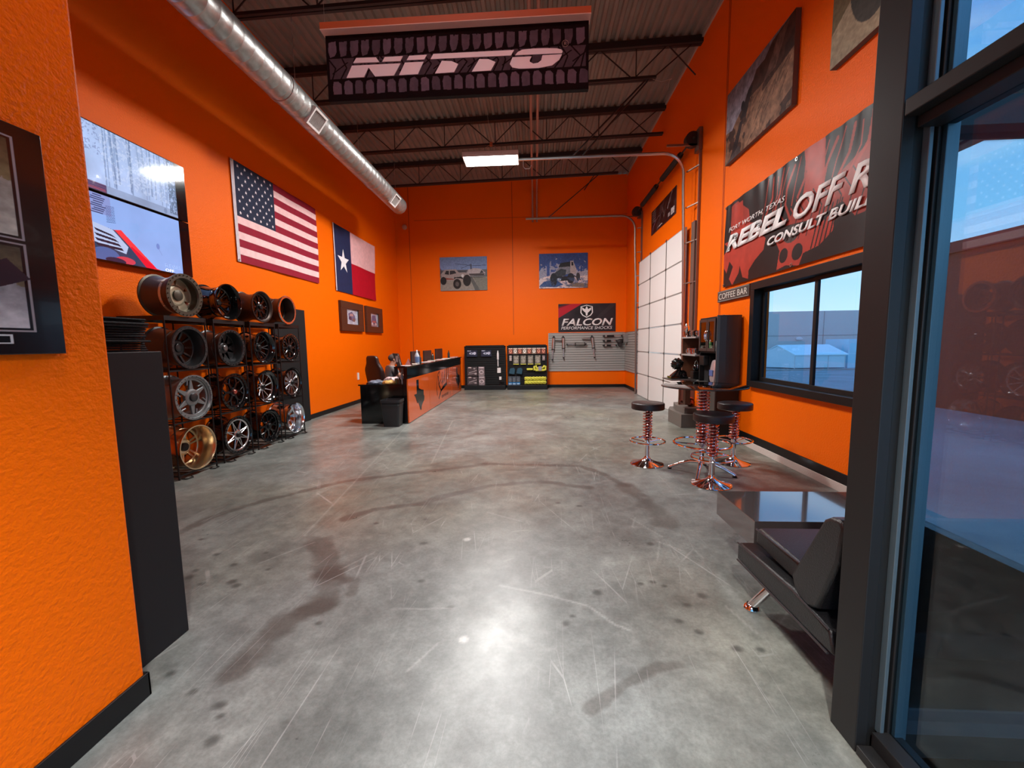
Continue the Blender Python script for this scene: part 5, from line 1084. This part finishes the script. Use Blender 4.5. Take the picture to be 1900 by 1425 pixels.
A.poly([(.60, 1), (.70, 1), (.71, .6), (.66, .45), (.60, .6), (.62, .8)], RD); A.poly([(.46, .02), (.47, .2), (.42, .38), (.50, .30), (.54, .36), (.60, .30), (.66, .38), (.70, .30), (.78, .36), (.76, .2), (.70, .12), (.62, .10), (.60, .0), (.52, .04)], RD)
A.ell(.50, .14, .028, .07, (34, 30, 30)); A.ell(.585, .13, .032, .075, (34, 30, 30)); A.ell(.54, .32, .05, .08, (70, 66, 64)); A.poly([(.5, .42), (.6, .62), (.75, .60), (.9, .75), (1.25, .7), (1.25, .3), (.85, .25), (.8, .4), (.7, .35)], RD, .85)
for i in range(10): x = .52 + i * .045; A.line([(x, .62), (x + .05, .45), (x + .02, .25)], .014, (34, 30, 30))
for i in range(6): A.line([(.66 + i * .02, .12), (.70 + i * .02, .42)], .02, (34, 30, 30))
A.noise(.10, 40, 2)
t = thing('wall_banner', 'large black and red shop banner with white slanted lettering beside the window', 'banner', (XR, 5.2, z0))
def bw(u, v): return .024 + .008 * np.sin(v * 2.2) * np.sin(9 * u + 5 * v) + .012 * np.clip(v - .62, 0, 1) * np.sin(95 * u + 2 * np.sin(20 * u)) + .005 * np.sin(18 * u - 7 * v)
picture('banner_cloth', A, (XR - .002, y0, z0), (0, -Wb, 0), (0, 0, Hb), MATS['vinyl_banner'], t, wave=bw)
U_, V_ = (0, -1, 0), (0, 0, 1); xo = XR - .043
LW = mat('banner_letter', (.85, .83, .82), .5)
text('lettering', 'FORT WORTH, TEXAS', (xo, 6.56, 3.125), U_, V_, LW, t, width=1.40, height=.072, shear=.3, off=.008)
text('lettering', 'REBEL', (xo, 6.64, 2.858), U_, V_, LW, t, width=1.53, height=.225, shear=.3, off=.05)
text('lettering', 'OFF ROAD', (xo, 4.99, 2.845), U_, V_, LW, t, width=2.06, height=.25, shear=.3, off=.03)
text('lettering', 'CONSULT BUILD', (xo, 5.50, 2.685), U_, V_, LW, t, width=1.72, height=.105, shear=.3, off=.035)
for y, z in ((6.70, z1 - .03), (5.0, z1 - .03), (3.9, z1 - .03), (6.70, z0 + .03), (5.0, z0 + .03)): MB().lathe([(-.045, .012), (-.045, .022), (-.035, .022), (-.035, .012)], (XR + .008, y, z), 'x', 14, closed=True).build('grommet', SILV, t)
t = thing('coffee_sign', 'small dark wooden COFFEE BAR sign over the coffee station', 'sign', (XR, 6.4, 2.11))
MB().box(XR - .04, XR - .001, 5.90, 6.88, 2.115, 2.285).build('sign_board', mat('dark_wood_board', (.055, .042, .036), .6, var=.3, vscale=12), t, bevel=.003)
mb = MB(); mb.box(XR - .043, XR - .04, 5.92, 6.86, 2.125, 2.131); mb.box(XR - .043, XR - .04, 5.92, 6.86, 2.269, 2.275); mb.build('border_line', mat('dull_white', (.4, .37, .34), .6), t)
text('lettering', 'COFFEE BAR', (XR - .041, 6.83, 2.155), U_, V_, mat('cream_letter', (.62, .58, .52), .6), t, width=.88, height=.09, off=.0)

# ------------------------------------------------------------------ coffee station
t = thing('coffee_cabinet', 'tall black coffee cabinet with glazed hutch against the right wall', 'cabinet', (2.8, 6.4, 0))
cx0, cx1, cy0_, cy1_ = 2.64, 2.978, 6.10, 6.72
mb = MB(); prof = [(cx0, 0), (cx0 + .02, -.012), (cx0 + .08, -.018), (cx1, -.018)]
MB().prism([(cx0, cy0_, .84), (cx0 + .03, cy0_ - .012, .84), (cx0 + .12, cy0_ - .018, .84), (cx1 - .05, cy0_ - .012, .84), (cx1, cy0_, .84), (cx1, cy0_ + .03, .84), (cx0, cy0_ + .03, .84)], (0, 0, 1.03)).build('side_panel', mat('charcoal_panel_sheen', (.045, .047, .05), .33), t)
MB().box(cx0, cx1, cy0_ + .03, cy1_, 1.32, 1.345).box(cx0, cx1, cy0_ + .03, cy1_, 1.83, 1.855).box(cx0, cx1, cy1_ - .025, cy1_, .84, 1.83).box(cx1 - .015, cx1, cy0_ + .03, cy1_ - .025, .84, 1.83).build('hutch_body', BLKM, t)
MB().box(2.60, cx1, cy0_ - .0, cy1_ + .02, .80, .838).build('worktop', BLACK, t, bevel=.003); MB().box(2.66, cx1, cy0_ + .01, cy1_, .0, .80).build('base_cabinet', BLACK, t)
for a, b in ((cy0_ + .04, 6.405), (6.415, cy1_ - .005)):
    mb = MB(); x0, x1 = cx0 - .018, cx0 - .001; mb.box(x0, x1, a, a + .04, 1.345, 1.83); mb.box(x0, x1, b - .04, b, 1.345, 1.83); mb.box(x0, x1, a + .04, b - .04, 1.345, 1.39); mb.box(x0, x1, a + .04, b - .04, 1.79, 1.83)
    dr = mb.build('glazed_door', mat('dark_taupe', (.035, .028, .026), .4), t); MB().box(cx0 - .011, cx0 - .009, a + .04, b - .04, 1.39, 1.79).build('pane', CLRG, dr)
    yh = b - .022 if a < 6.2 else a + .022; MB().tube([(x0, yh, 1.50), (x0 - .025, yh, 1.53), (x0 - .03, yh, 1.58), (x0 - .025, yh, 1.63), (x0, yh, 1.66)], .006, 8).build('door_handle', CHROME, dr, smooth=True)
for a, b in ((cy0_ + .02, 6.40), (6.41, cy1_ - .01)): 
    d_ = MB().box(2.642, 2.66, a, b, .06, .78).build('lower_door', mat('dark_taupe2', (.05, .046, .043), .4), t)
bottle('green bottle behind the glass doors of the coffee hutch', 2.72, 6.52, 1.346, .17, .035, GREEN, PAPER); bottle('white jar in the coffee hutch next to the green bottle', 2.72, 6.30, 1.346, .15, .035, mat('milky', (.5, .5, .45), .3), PAPER)
t = thing('coffee_maker', 'black coffee maker on the coffee cabinet worktop', 'coffee maker', (2.74, 6.58, .839))
MB().box(2.70, 2.90, 6.50, 6.68, .839, 1.27).build('machine_body', BLKM, t, bevel=.015); MB().box(2.62, 2.70, 6.50, 6.68, 1.12, 1.27).build('brew_head', BLACK, t, bevel=.012); MB().box(2.61, 2.70, 6.50, 6.68, .839, .865).build('drip_tray', STEEL, t)
t = thing('coffee_bag', 'shiny pale coffee bag standing beside the coffee maker', 'bag', (2.72, 6.33, .839))
loft(MB(), [rr_ring(2.72, 6.33, .05, .09, .03, .839), rr_ring(2.72, 6.33, .055, .095, .03, 1.0), rr_ring(2.72, 6.33, .03, .085, .02, 1.13), rr_ring(2.72, 6.33, .006, .085, .004, 1.22)]).build('bag_body', mat('silver_pink_foil', (.55, .45, .46), .25, .5), t, smooth=True, sub=1)
MB().box(2.662, 2.668, 6.27, 6.39, .97, 1.06).build('bag_label', mat('bag_blue', (.08, .12, .3), .4), t)
one(lambda m: (m.tube([(2.8, 6.25, 1.879), (2.77, 6.3, 1.875), (2.82, 6.36, 1.88), (2.78, 6.4, 1.87), (2.86, 6.33, 1.875)], .006, 6), m.box(2.76, 2.86, 6.22, 6.30, 1.856, 1.872)), 'cable_coil', BLACK, 'small coil of black cable on top of the coffee cabinet', 'cable')
# open shelf beyond
t = thing('open_shelf', 'open brown wooden shelf unit of mugs beyond the coffee cabinet', 'shelf', (2.8, 7.1, 0))
for z in (.83, 1.255, 1.55): MB().box(2.60, 2.955, 6.80, 7.42, z, z + .025).build('shelf_board', mat('pale_edge_board', (.30, .27, .26), .5), t)
MB().box(2.94, 2.998, 6.80, 7.42, .80, 1.58).build('back_panel', WOOD, t); MB().box(2.62, 2.94, 7.42, 7.44, .80, 1.58).build('side_panel', WOOD, t)
def mug(x, y, z, m, lab):
    t = thing('travel_mug', lab, 'mug', (x, y, z), 'mugs on the open shelf'); MB().lathe([(0, .03), (.1, .038), (.1, .033), (.01, .026)], (x, y, z), 'z', 16).build('cup_body', m, t, smooth=True); MB().tube([(x - .03, y - .02, z + .02), (x - .06, y - .03, z + .03), (x - .06, y - .03, z + .075), (x - .034, y - .02, z + .085)], .006, 6).build('handle', m, t, smooth=True)
for i, (y, l) in enumerate(((6.87, 'nearest'), (7.0, 'second'), (7.13, 'third'), (7.28, 'farthest'))):
    mug(2.68, y, 1.576, (CHROME, BLKG, STEEL, BLKG)[i], ['chrome', 'gloss black', 'steel', 'black'][i] + f' mug on the top board of the open shelf, {l} from the cabinet')
    mug(2.68, y, 1.281, (BLKG, CHROME, COPPER, CHROME)[i], ['gloss black', 'chrome', 'copper', 'chrome'][i] + f' mug on the middle board of the open shelf, {l} from the cabinet')
t = thing('trophy', 'tall dark chrome trophy figure on the top board of the open shelf', 'trophy', (2.66, 7.36, 1.576)); MB().lathe([(0, .04), (.02, .04), (.04, .015), (.09, .02), (.14, .045), (.19, .04), (.23, .015)], (2.66, 7.36, 1.576), 'z', 16).build('trophy_body', CHROME, t, smooth=True)
t = thing('kettle', 'dark kettle with wire handle on the low board of the open shelf', 'kettle', (2.68, 7.02, .856)); MB().box(2.63, 2.76, 6.93, 7.07, .856, 1.0).build('kettle_base', BLACK, t, bevel=.01); MB().sph((2.70, 7.0, 1.06), .06, n=14).build('kettle_body', BLKG, t, smooth=True); MB().tube([(2.70, 6.93, 1.05), (2.70, 6.94, 1.14), (2.70, 7.0, 1.18), (2.70, 7.06, 1.14), (2.70, 7.07, 1.05)], .005, 6).build('wire_handle', CHROME, t, smooth=True)
# stand with a dark ball
t = thing('display_table', 'narrow stand with a thin steel top left of the coffee cabinet', 'table', (2.45, 6.95, 0))
MB().box(2.20, 2.60, 6.72, 7.18, .862, .882).build('stand_top', mat('steel_top', (.2, .19, .18), .3, .8), t, bevel=.004); MB().box(2.50, 2.58, 6.9, 7.0, .44, .862).build('stand_post', WOOD, t)
t = thing('axle_ornament', 'glossy dark studded ball mounted on a sloped black base', 'ornament', (2.35, 6.95, .883))
mb = MB(); mb.prism([(2.24, 6.85, .883), (2.24, 7.05, .883), (2.52, 7.05, .883), (2.52, 6.85, .883)], (0, 0, .04)); mb.build('base_plate', BLKG, t, bevel=.01)
loft(MB(), [rr_ring(2.39, 6.95, .13, .085, .03, .923), rr_ring(2.42, 6.95, .09, .07, .03, .99), rr_ring(2.42, 6.95, .06, .05, .03, 1.02)]).build('sloped_block', BLKG, t, smooth=True)
MB().cyl((2.41, 6.95, 1.0), (2.395, 6.95, 1.06), .035, 12).build('neck', BLKG, t, smooth=True); MB().sph((2.37, 6.95, 1.125), .095, n=20).build('ball', mat('gloss_dark_ball', (.02, .022, .02), .12, .5), t, smooth=True)
mb = MB(); rr = random.Random(1)
for k in range(46):
    v = Vector((rr.gauss(0, 1), rr.gauss(0, 1), rr.gauss(0, 1))).normalized(); p = Vector((2.37, 6.95, 1.125)) + v * .093; mb.cyl(p, p + v * .012, .009, 6)
mb.build('stud', BCH, t)
# stepped plinth with copper model
t = thing('stepped_plinth', 'brown grey stepped plinth on the floor before the overhead door', 'plinth', (2.65, 7.6, 0))
PL = mat('plinth_grey', (.13, .115, .10), .5)
MB().prism([(2.52, 7.12, .0), (2.90, 7.12, 0), (2.90, 8.05, 0), (2.62, 8.05, 0), (2.50, 7.75, 0)], (0, 0, .235)).build('lower_step', PL, t, bevel=.004)
MB().prism([(2.60, 7.2, .235), (2.88, 7.2, .235), (2.88, 7.95, .235), (2.66, 7.95, .235), (2.58, 7.6, .235)], (0, 0, .10)).build('upper_step', PL, t, bevel=.004)
t = thing('axle_model', 'coppery red axle cutaway lying on the stepped plinth', 'ornament', (2.72, 7.4, .336))
MB().sph((2.74, 7.38, .43), .085, (1, .8, .95), 18).build('pumpkin', COPPER, t, smooth=True); MB().tube([(2.55, 7.30, .45), (2.70, 7.38, .40), (2.86, 7.46, .36)], .024, 10).build('axle_tube', mat('dark_copper', (.12, .05, .04), .3, .8), t, smooth=True); MB().lathe([(-.01, .05), (-.01, .075), (.012, .075), (.012, .05)], (2.74, 7.30, .42), 'y', 20, closed=True).build('flange', CHROME, t, smooth=True)
t = thing('picture_board', 'pinkish brown framed board leaning behind the copper axle', 'board', (2.80, 7.62, .336)); MB().box(2.66, 2.92, 7.62, 7.645, .336, .66).build('board_panel', mat('pink_brown', (.30, .15, .11), .5), t, bevel=.004); MB().box(2.645, 2.66, 7.61, 7.655, .336, .68).box(2.66, 2.92, 7.61, 7.655, .66, .68).build('board_frame', WOOD, t)

# ------------------------------------------------------------------ bar table and stools
def coil_column(t, x, y, z0, z1, R, turns, r):
    MB().cyl((x, y, z0 - .01), (x, y, z1 + .01), R * .55, 16).build('inner_column', mat('reddish_chrome', (.34, .06, .05), .3, .6), t, smooth=True)
    MB().helix((x, y), R, z0, z1, turns, r, 8, 16).build('coil_spring', mat('pink_chrome_coil', (.86, .50, .46), .12, 1), t, smooth=True)
tx, ty = 1.88, 4.64
t = thing('bar_table', 'round glass topped bar table on a red coil spring column', 'table', (tx, ty, 0))
MB().lathe([(.992, .001), (.992, .44), (.997, .446), (1.003, .446), (1.006, .44), (1.006, .001)], (tx, ty, 0), 'z', 56).build('table_top', glass('smoked_glass', (.16, .16, .17), .05), t, smooth=True)
MB().lathe([(.994, .4462), (.994, .4482), (1.004, .4482), (1.004, .4462)], (tx, ty, 0), 'z', 56, closed=True).build('glass_edge', mat('glass_edge', (.04, .05, .05), .2), t, smooth=True)
MB().lathe([(.965, .05), (.985, .16), (.991, .16)], (tx, ty, 0), 'z', 24).build('top_plate', CHROME, t, smooth=True)
coil_column(t, tx, ty, .36, .965, .060, 17, .0105)
MB().lathe([(.10, .02), (.12, .045), (.16, .03), (.30, .028), (.35, .07), (.36, .07), (.365, .02)], (tx, ty, 0), 'z', 20).build('lower_post', CHROME, t, smooth=True)
MB().tube([(tx + .30 * math.cos(a), ty + .30 * math.sin(a), .345) for a in [2 * PI * k / 40 for k in range(40)]], .013, 8, closed=True).build('foot_ring', CHROME, t, smooth=True)
mb = MB()
for k in range(3): a = .9 + 2 * PI * k / 3; mb.tube([(tx, ty, .33), (tx + .30 * math.cos(a), ty + .30 * math.sin(a), .345)], .009, 8)
mb.build('ring_arm', CHROME, t, smooth=True)
for k in range(4):
    a = math.radians(-140 + 90 * k + 22); c, s_ = math.cos(a), math.sin(a)
    lg = MB().tube([(tx + c * .02, ty + s_ * .02, .13), (tx + c * .12, ty + s_ * .12, .125), (tx + c * .22, ty + s_ * .22, .085), (tx + c * .32, ty + s_ * .32, .035), (tx + c * .34, ty + s_ * .34, .022)], [.024, .022, .018, .017, .020], 10).build('leg', CHROME, t, smooth=True)
    MB().lathe([(0, .022), (.012, .024), (.02, .015)], (tx + c * .34, ty + s_ * .34, 0), 'z', 14).build('foot_pad', BLACK, lg)
def stool(x, y, top, lab):
    t = thing('bar_stool', lab, 'stool', (x, y, 0), 'bar stools with coil spring columns')
    MB().lathe([(top - .082, .001), (top - .082, .16), (top - .080, .188), (top - .074, .194), (top - .012, .194), (top - .004, .188), (top, .176), (top + .001, .001)], (x, y, 0), 'z', 48).build('seat', LEATH, t, smooth=True)
    coil_column(t, x, y, .30, top - .085, .048, 11, .0095)
    MB().lathe([(0, .195), (.004, .20), (.010, .196), (.022, .15), (.04, .09), (.06, .05), (.085, .034), (.11, .03), (.30, .028)], (x, y, 0), 'z', 44).build('trumpet_base', CHROME, t, smooth=True)
    MB().tube([(x + .205 * math.cos(a), y + .205 * math.sin(a), .29) for a in [2 * PI * k / 40 for k in range(40)]], .010, 8, closed=True).build('foot_ring', CHROME, t, smooth=True)
    mb = MB()
    for k in range(3): a = .4 + 2 * PI * k / 3; mb.tube([(x, y, .27), (x + .205 * math.cos(a), y + .205 * math.sin(a), .29)], .007, 8)
    mb.build('ring_arm', CHROME, t, smooth=True)
stool(1.365, 4.99, .765, 'round black topped bar stool standing alone left of the bar table'); stool(1.835, 4.26, .755, 'round black topped bar stool nearest the camera in front of the bar table'); stool(2.42, 5.04, .75, 'round black topped bar stool between the bar table and the right wall')

# ------------------------------------------------------------------ low table and couch
t = thing('coffee_table', 'low glossy grey brown slab coffee table beside the couch', 'table', (1.85, 2.67, 0))
MB().box(1.305, 2.40, 2.42, 2.925, .25, .42).build('slab', mat('gloss_taupe', (.075, .062, .058), .035, coat=1, spec=.9), t, bevel=.002); MB().box(1.62, 2.2, 2.50, 2.85, 0, .25).build('pedestal', BLACK, t)
t = thing('futon_couch', 'black leather armless couch with chrome legs at lower right', 'couch', (1.9, 2.0, 0))
X0, X1 = 1.175, 2.75
def sideprism(pts, x0, x1): return MB().prism([(x0, y, z) for y, z in pts], (x1 - x0, 0, 0))
sideprism([(2.35, .222), (2.35, .315), (2.33, .33), (1.84, .358), (1.60, .33), (1.57, .24), (1.84, .228)], X0, X1).build('seat_frame', LEATH, t, smooth=True, bevel=.012, seg=3)
mb = MB()
for z in (.2235, .325): mb.tube([(X0 - .003, 2.34, z), (X0 - .003, 1.84, z + (.01 if z < .3 else .028)), (X0 - .003, 1.60, z + .01)], .005, 6)
mb.build('piping', mat('piping_black', (.03, .03, .033), .3), t)
mb = sideprism([(2.245, .37), (2.245, .452), (2.22, .47), (1.88, .462), (1.80, .44), (1.80, .36)], X0 + .045, 1.95); mb.build('seat_cushion', LEATH, t, smooth=True, bevel=.018, seg=3)
mb = sideprism([(2.245, .37), (2.245, .452), (2.22, .47), (1.88, .462), (1.80, .44), (1.80, .36)], 1.955, X1 - .02); mb.build('seat_cushion', LEATH, t, smooth=True, bevel=.018, seg=3)
mb = MB(); mb.tube([(X0 + .045, 2.243, .455), (X0 + .045, 1.87, .465)], .005, 6); mb.build('piping', MATS['piping_black'], t)
sideprism([(1.825, .355), (1.86, .42), (1.675, .765), (1.64, .79), (1.585, .80), (1.565, .77), (1.585, .62), (1.68, .37), (1.74, .335)], X0 + .0, X1).build('backrest', LEATH, t, smooth=True, bevel=.015, seg=3)
for x, y, tx_, ty_ in ((1.30, 2.13, -.10, .09), (X1 - .12, 2.13, .06, .09), (1.36, 1.72, -.06, -.08), (X1 - .12, 1.72, .06, -.08)):
    MB().tube([(x, y, .235), (x + tx_, y + ty_, .015)], .024, 16).lathe([(0, .038), (.008, .042), (.02, .036), (.03, .024)], (x + tx_, y + ty_, 0), 'z', 20).build('leg', CHROME, t, smooth=True)

# ------------------------------------------------------------------ outdoors
def gz(y): return -.06 - .0285 * max(0, y)
mb = MB(); v = [mb.b.verts.new(p) for p in ((XR + .2, -40, -.06), (60, -40, -.06), (60, 2, -.06), (XR + .2, 2, -.06), (60, 90, gz(90)), (XR + .2, 90, gz(90)), (1.3, -40, -.06), (1.3, 1.4, -.06), (XR + .2, 1.4, -.06))]
mb.b.faces.new((v[0], v[1], v[2], v[3])); mb.b.faces.new((v[3], v[2], v[4], v[5])); mb.b.faces.new((v[6], v[0], v[8], v[7]))
tag(mb.build('asphalt_ground', mat('asphalt', (.27, .30, .31), .85, var=.2, vscale=.6)), 'grey asphalt parking lot outside', kind='structure')
tag(MB().box(1.30, 3.1, -14, 1.40, -.058, .0).box(-5, 1.30, -14, YF - .2, -.058, 0).build('sidewalk', mat('sidewalk', (.62, .66, .67), .8)), 'pale concrete walk outside the storefront', kind='structure')
for i, yy in enumerate((5.6, 8.1, 10.8)):
    mb = MB(); mb.prism([(5.0, yy, gz(yy) + .004), (9.8, yy + .1, gz(yy) + .004), (9.8, yy + .2, gz(yy) + .004), (5.0, yy + .1, gz(yy) + .004)], (0, 0, .003)); tag(mb.build('parking_stripe', PAPER), 'painted white parking stripe outside', kind='structure')
t = thing('neighbour_building', 'long pale grey tilt-up building across the parking lot', 'building', (30, 48, gz(48)))
BW = mat('outside_wall', (.66, .60, .56), .9)
MB().box(18, 70, 46, 60, gz(46) - .3, 4.55).build('facade', BW, t)
mb = MB(); mb.box(18, 70, 45.97, 46, 1.9, 1.98); 
for x in (23, 31, 39): mb.box(x, x + .06, 45.97, 46, gz(46), 4.5)
mb.build('panel_joint', mat('joint_grey', (.4, .38, .36), .9), t)
MB().box(22.5, 25.6, 50, 53, 4.5, 5.25).build('rooftop_unit', mat('roof_unit', (.42, .46, .5), .7), t); MB().box(17.9, 21.2, 49, 53, 4.5, 5.0).build('rooftop_unit', MATS['roof_unit'], t)
MB().sph((28.5, 45.9, 1.6), .3, (1.2, .4, .7)).build('wall_lamp', PAPER, t)
one(lambda m: m.box(12.6, 13.7, 26.2, 27.2, -.9, 3.25), 'stone_pillar', mat('pale_stone', (.75, .75, .70), .9, bump=1, bscale=2.5, var=.25, vscale=2.2), 'rough pale stone clad pillar at the left edge of the window view', 'pillar')
one(lambda m: (m.cyl((19.6, 40, gz(40)), (19.6, 40, 7.3), .09, 8), m.bar((19.6, 40, 4.6), (20.5, 40, 5.0), .08)), 'light_pole', WHITE, 'thin pale light pole outside the window', 'pole')
t = thing('carport_tent', 'pale blue grey gabled fabric tent standing in the parking lot', 'tent', (25, 38, gz(38)))
TNT = mat('tent_fabric', (.74, .86, .88), .8, bump=.6, bscale=1.5)
s_ = 38 / 30.; g0 = gz(38)
zf = lambda z: 1.5 + (z - 1.5) * s_
fl, bl_, pk = Vector((18.4 * s_, 38, 0)), Vector((17.3 * s_, 41, 0)), Vector((17.85 * s_, 39.5, 0)); dxl = (22.1 - 18.4) * s_
ze, zp = zf(.45), zf(.45) + .75
MB().prism([(fl.x, fl.y, g0 + .1), (fl.x, fl.y, ze), (pk.x, pk.y, zp), (bl_.x, bl_.y, ze), (bl_.x, bl_.y, g0 + .1)], (dxl, .5, 0)).build('tent_cover', TNT, t)
MB().prism([(fl.x - .05, fl.y - .1, ze - .1), (pk.x - .05, pk.y, zp + .04), (bl_.x - .05, bl_.y + .1, ze - .1), (bl_.x - .05, bl_.y + .1, ze - .02), (pk.x - .05, pk.y, zp + .12), (fl.x - .05, fl.y - .1, ze - .02)], (dxl + .3, .5, 0)).build('tent_roof', mat('tent_roof', (.80, .94, .95), .7), t)
mb = MB()
for k in range(4): x = fl.x + dxl * k / 3; y = fl.y + .5 * k / 3; mb.cyl((x, y - .02, g0 - .15), (x, y - .02, ze), .03, 6)
mb.build('tent_pole', PAPER, t)
one(lambda m: m.box(28.6, 34, 39, 42, gz(40), 1.5), 'storage_container', mat('container_blue', (.55, .80, .9), .7), 'pale blue box container at the right end of the tent', 'container')
tag(MB().box(10, 70, 34.5, 34.8, gz(34) - .2, gz(34) + .12).build('kerb', mat('kerb', (.35, .36, .34), .9)), 'concrete kerb across the parking lot', kind='structure')
t = thing('neighbour_wing', 'dark low building wing outside the storefront glass', 'building', (10, 0, -.06))
MB().box(9, 13, -9, 9.6, -.2, 3.3).build('facade', mat('wing_wall', (.075, .05, .042), .9), t); MB().box(8.9, 13, -9, 9.7, 3.3, 3.53).build('parapet', mat('wing_cap', (.035, .032, .033), .8), t)
t = thing('entry_canopy', 'dark flat canopy over the walk outside the storefront', 'canopy', (3, -3, 3.24)); MB().box(3.21, 4.0, -2.4, 4.3, 3.24, 3.5).box(3.0, 3.21, .6, 1.38, 3.24, 3.5).build('canopy_slab', mat('canopy_dark', (.05, .045, .045), .8), t)
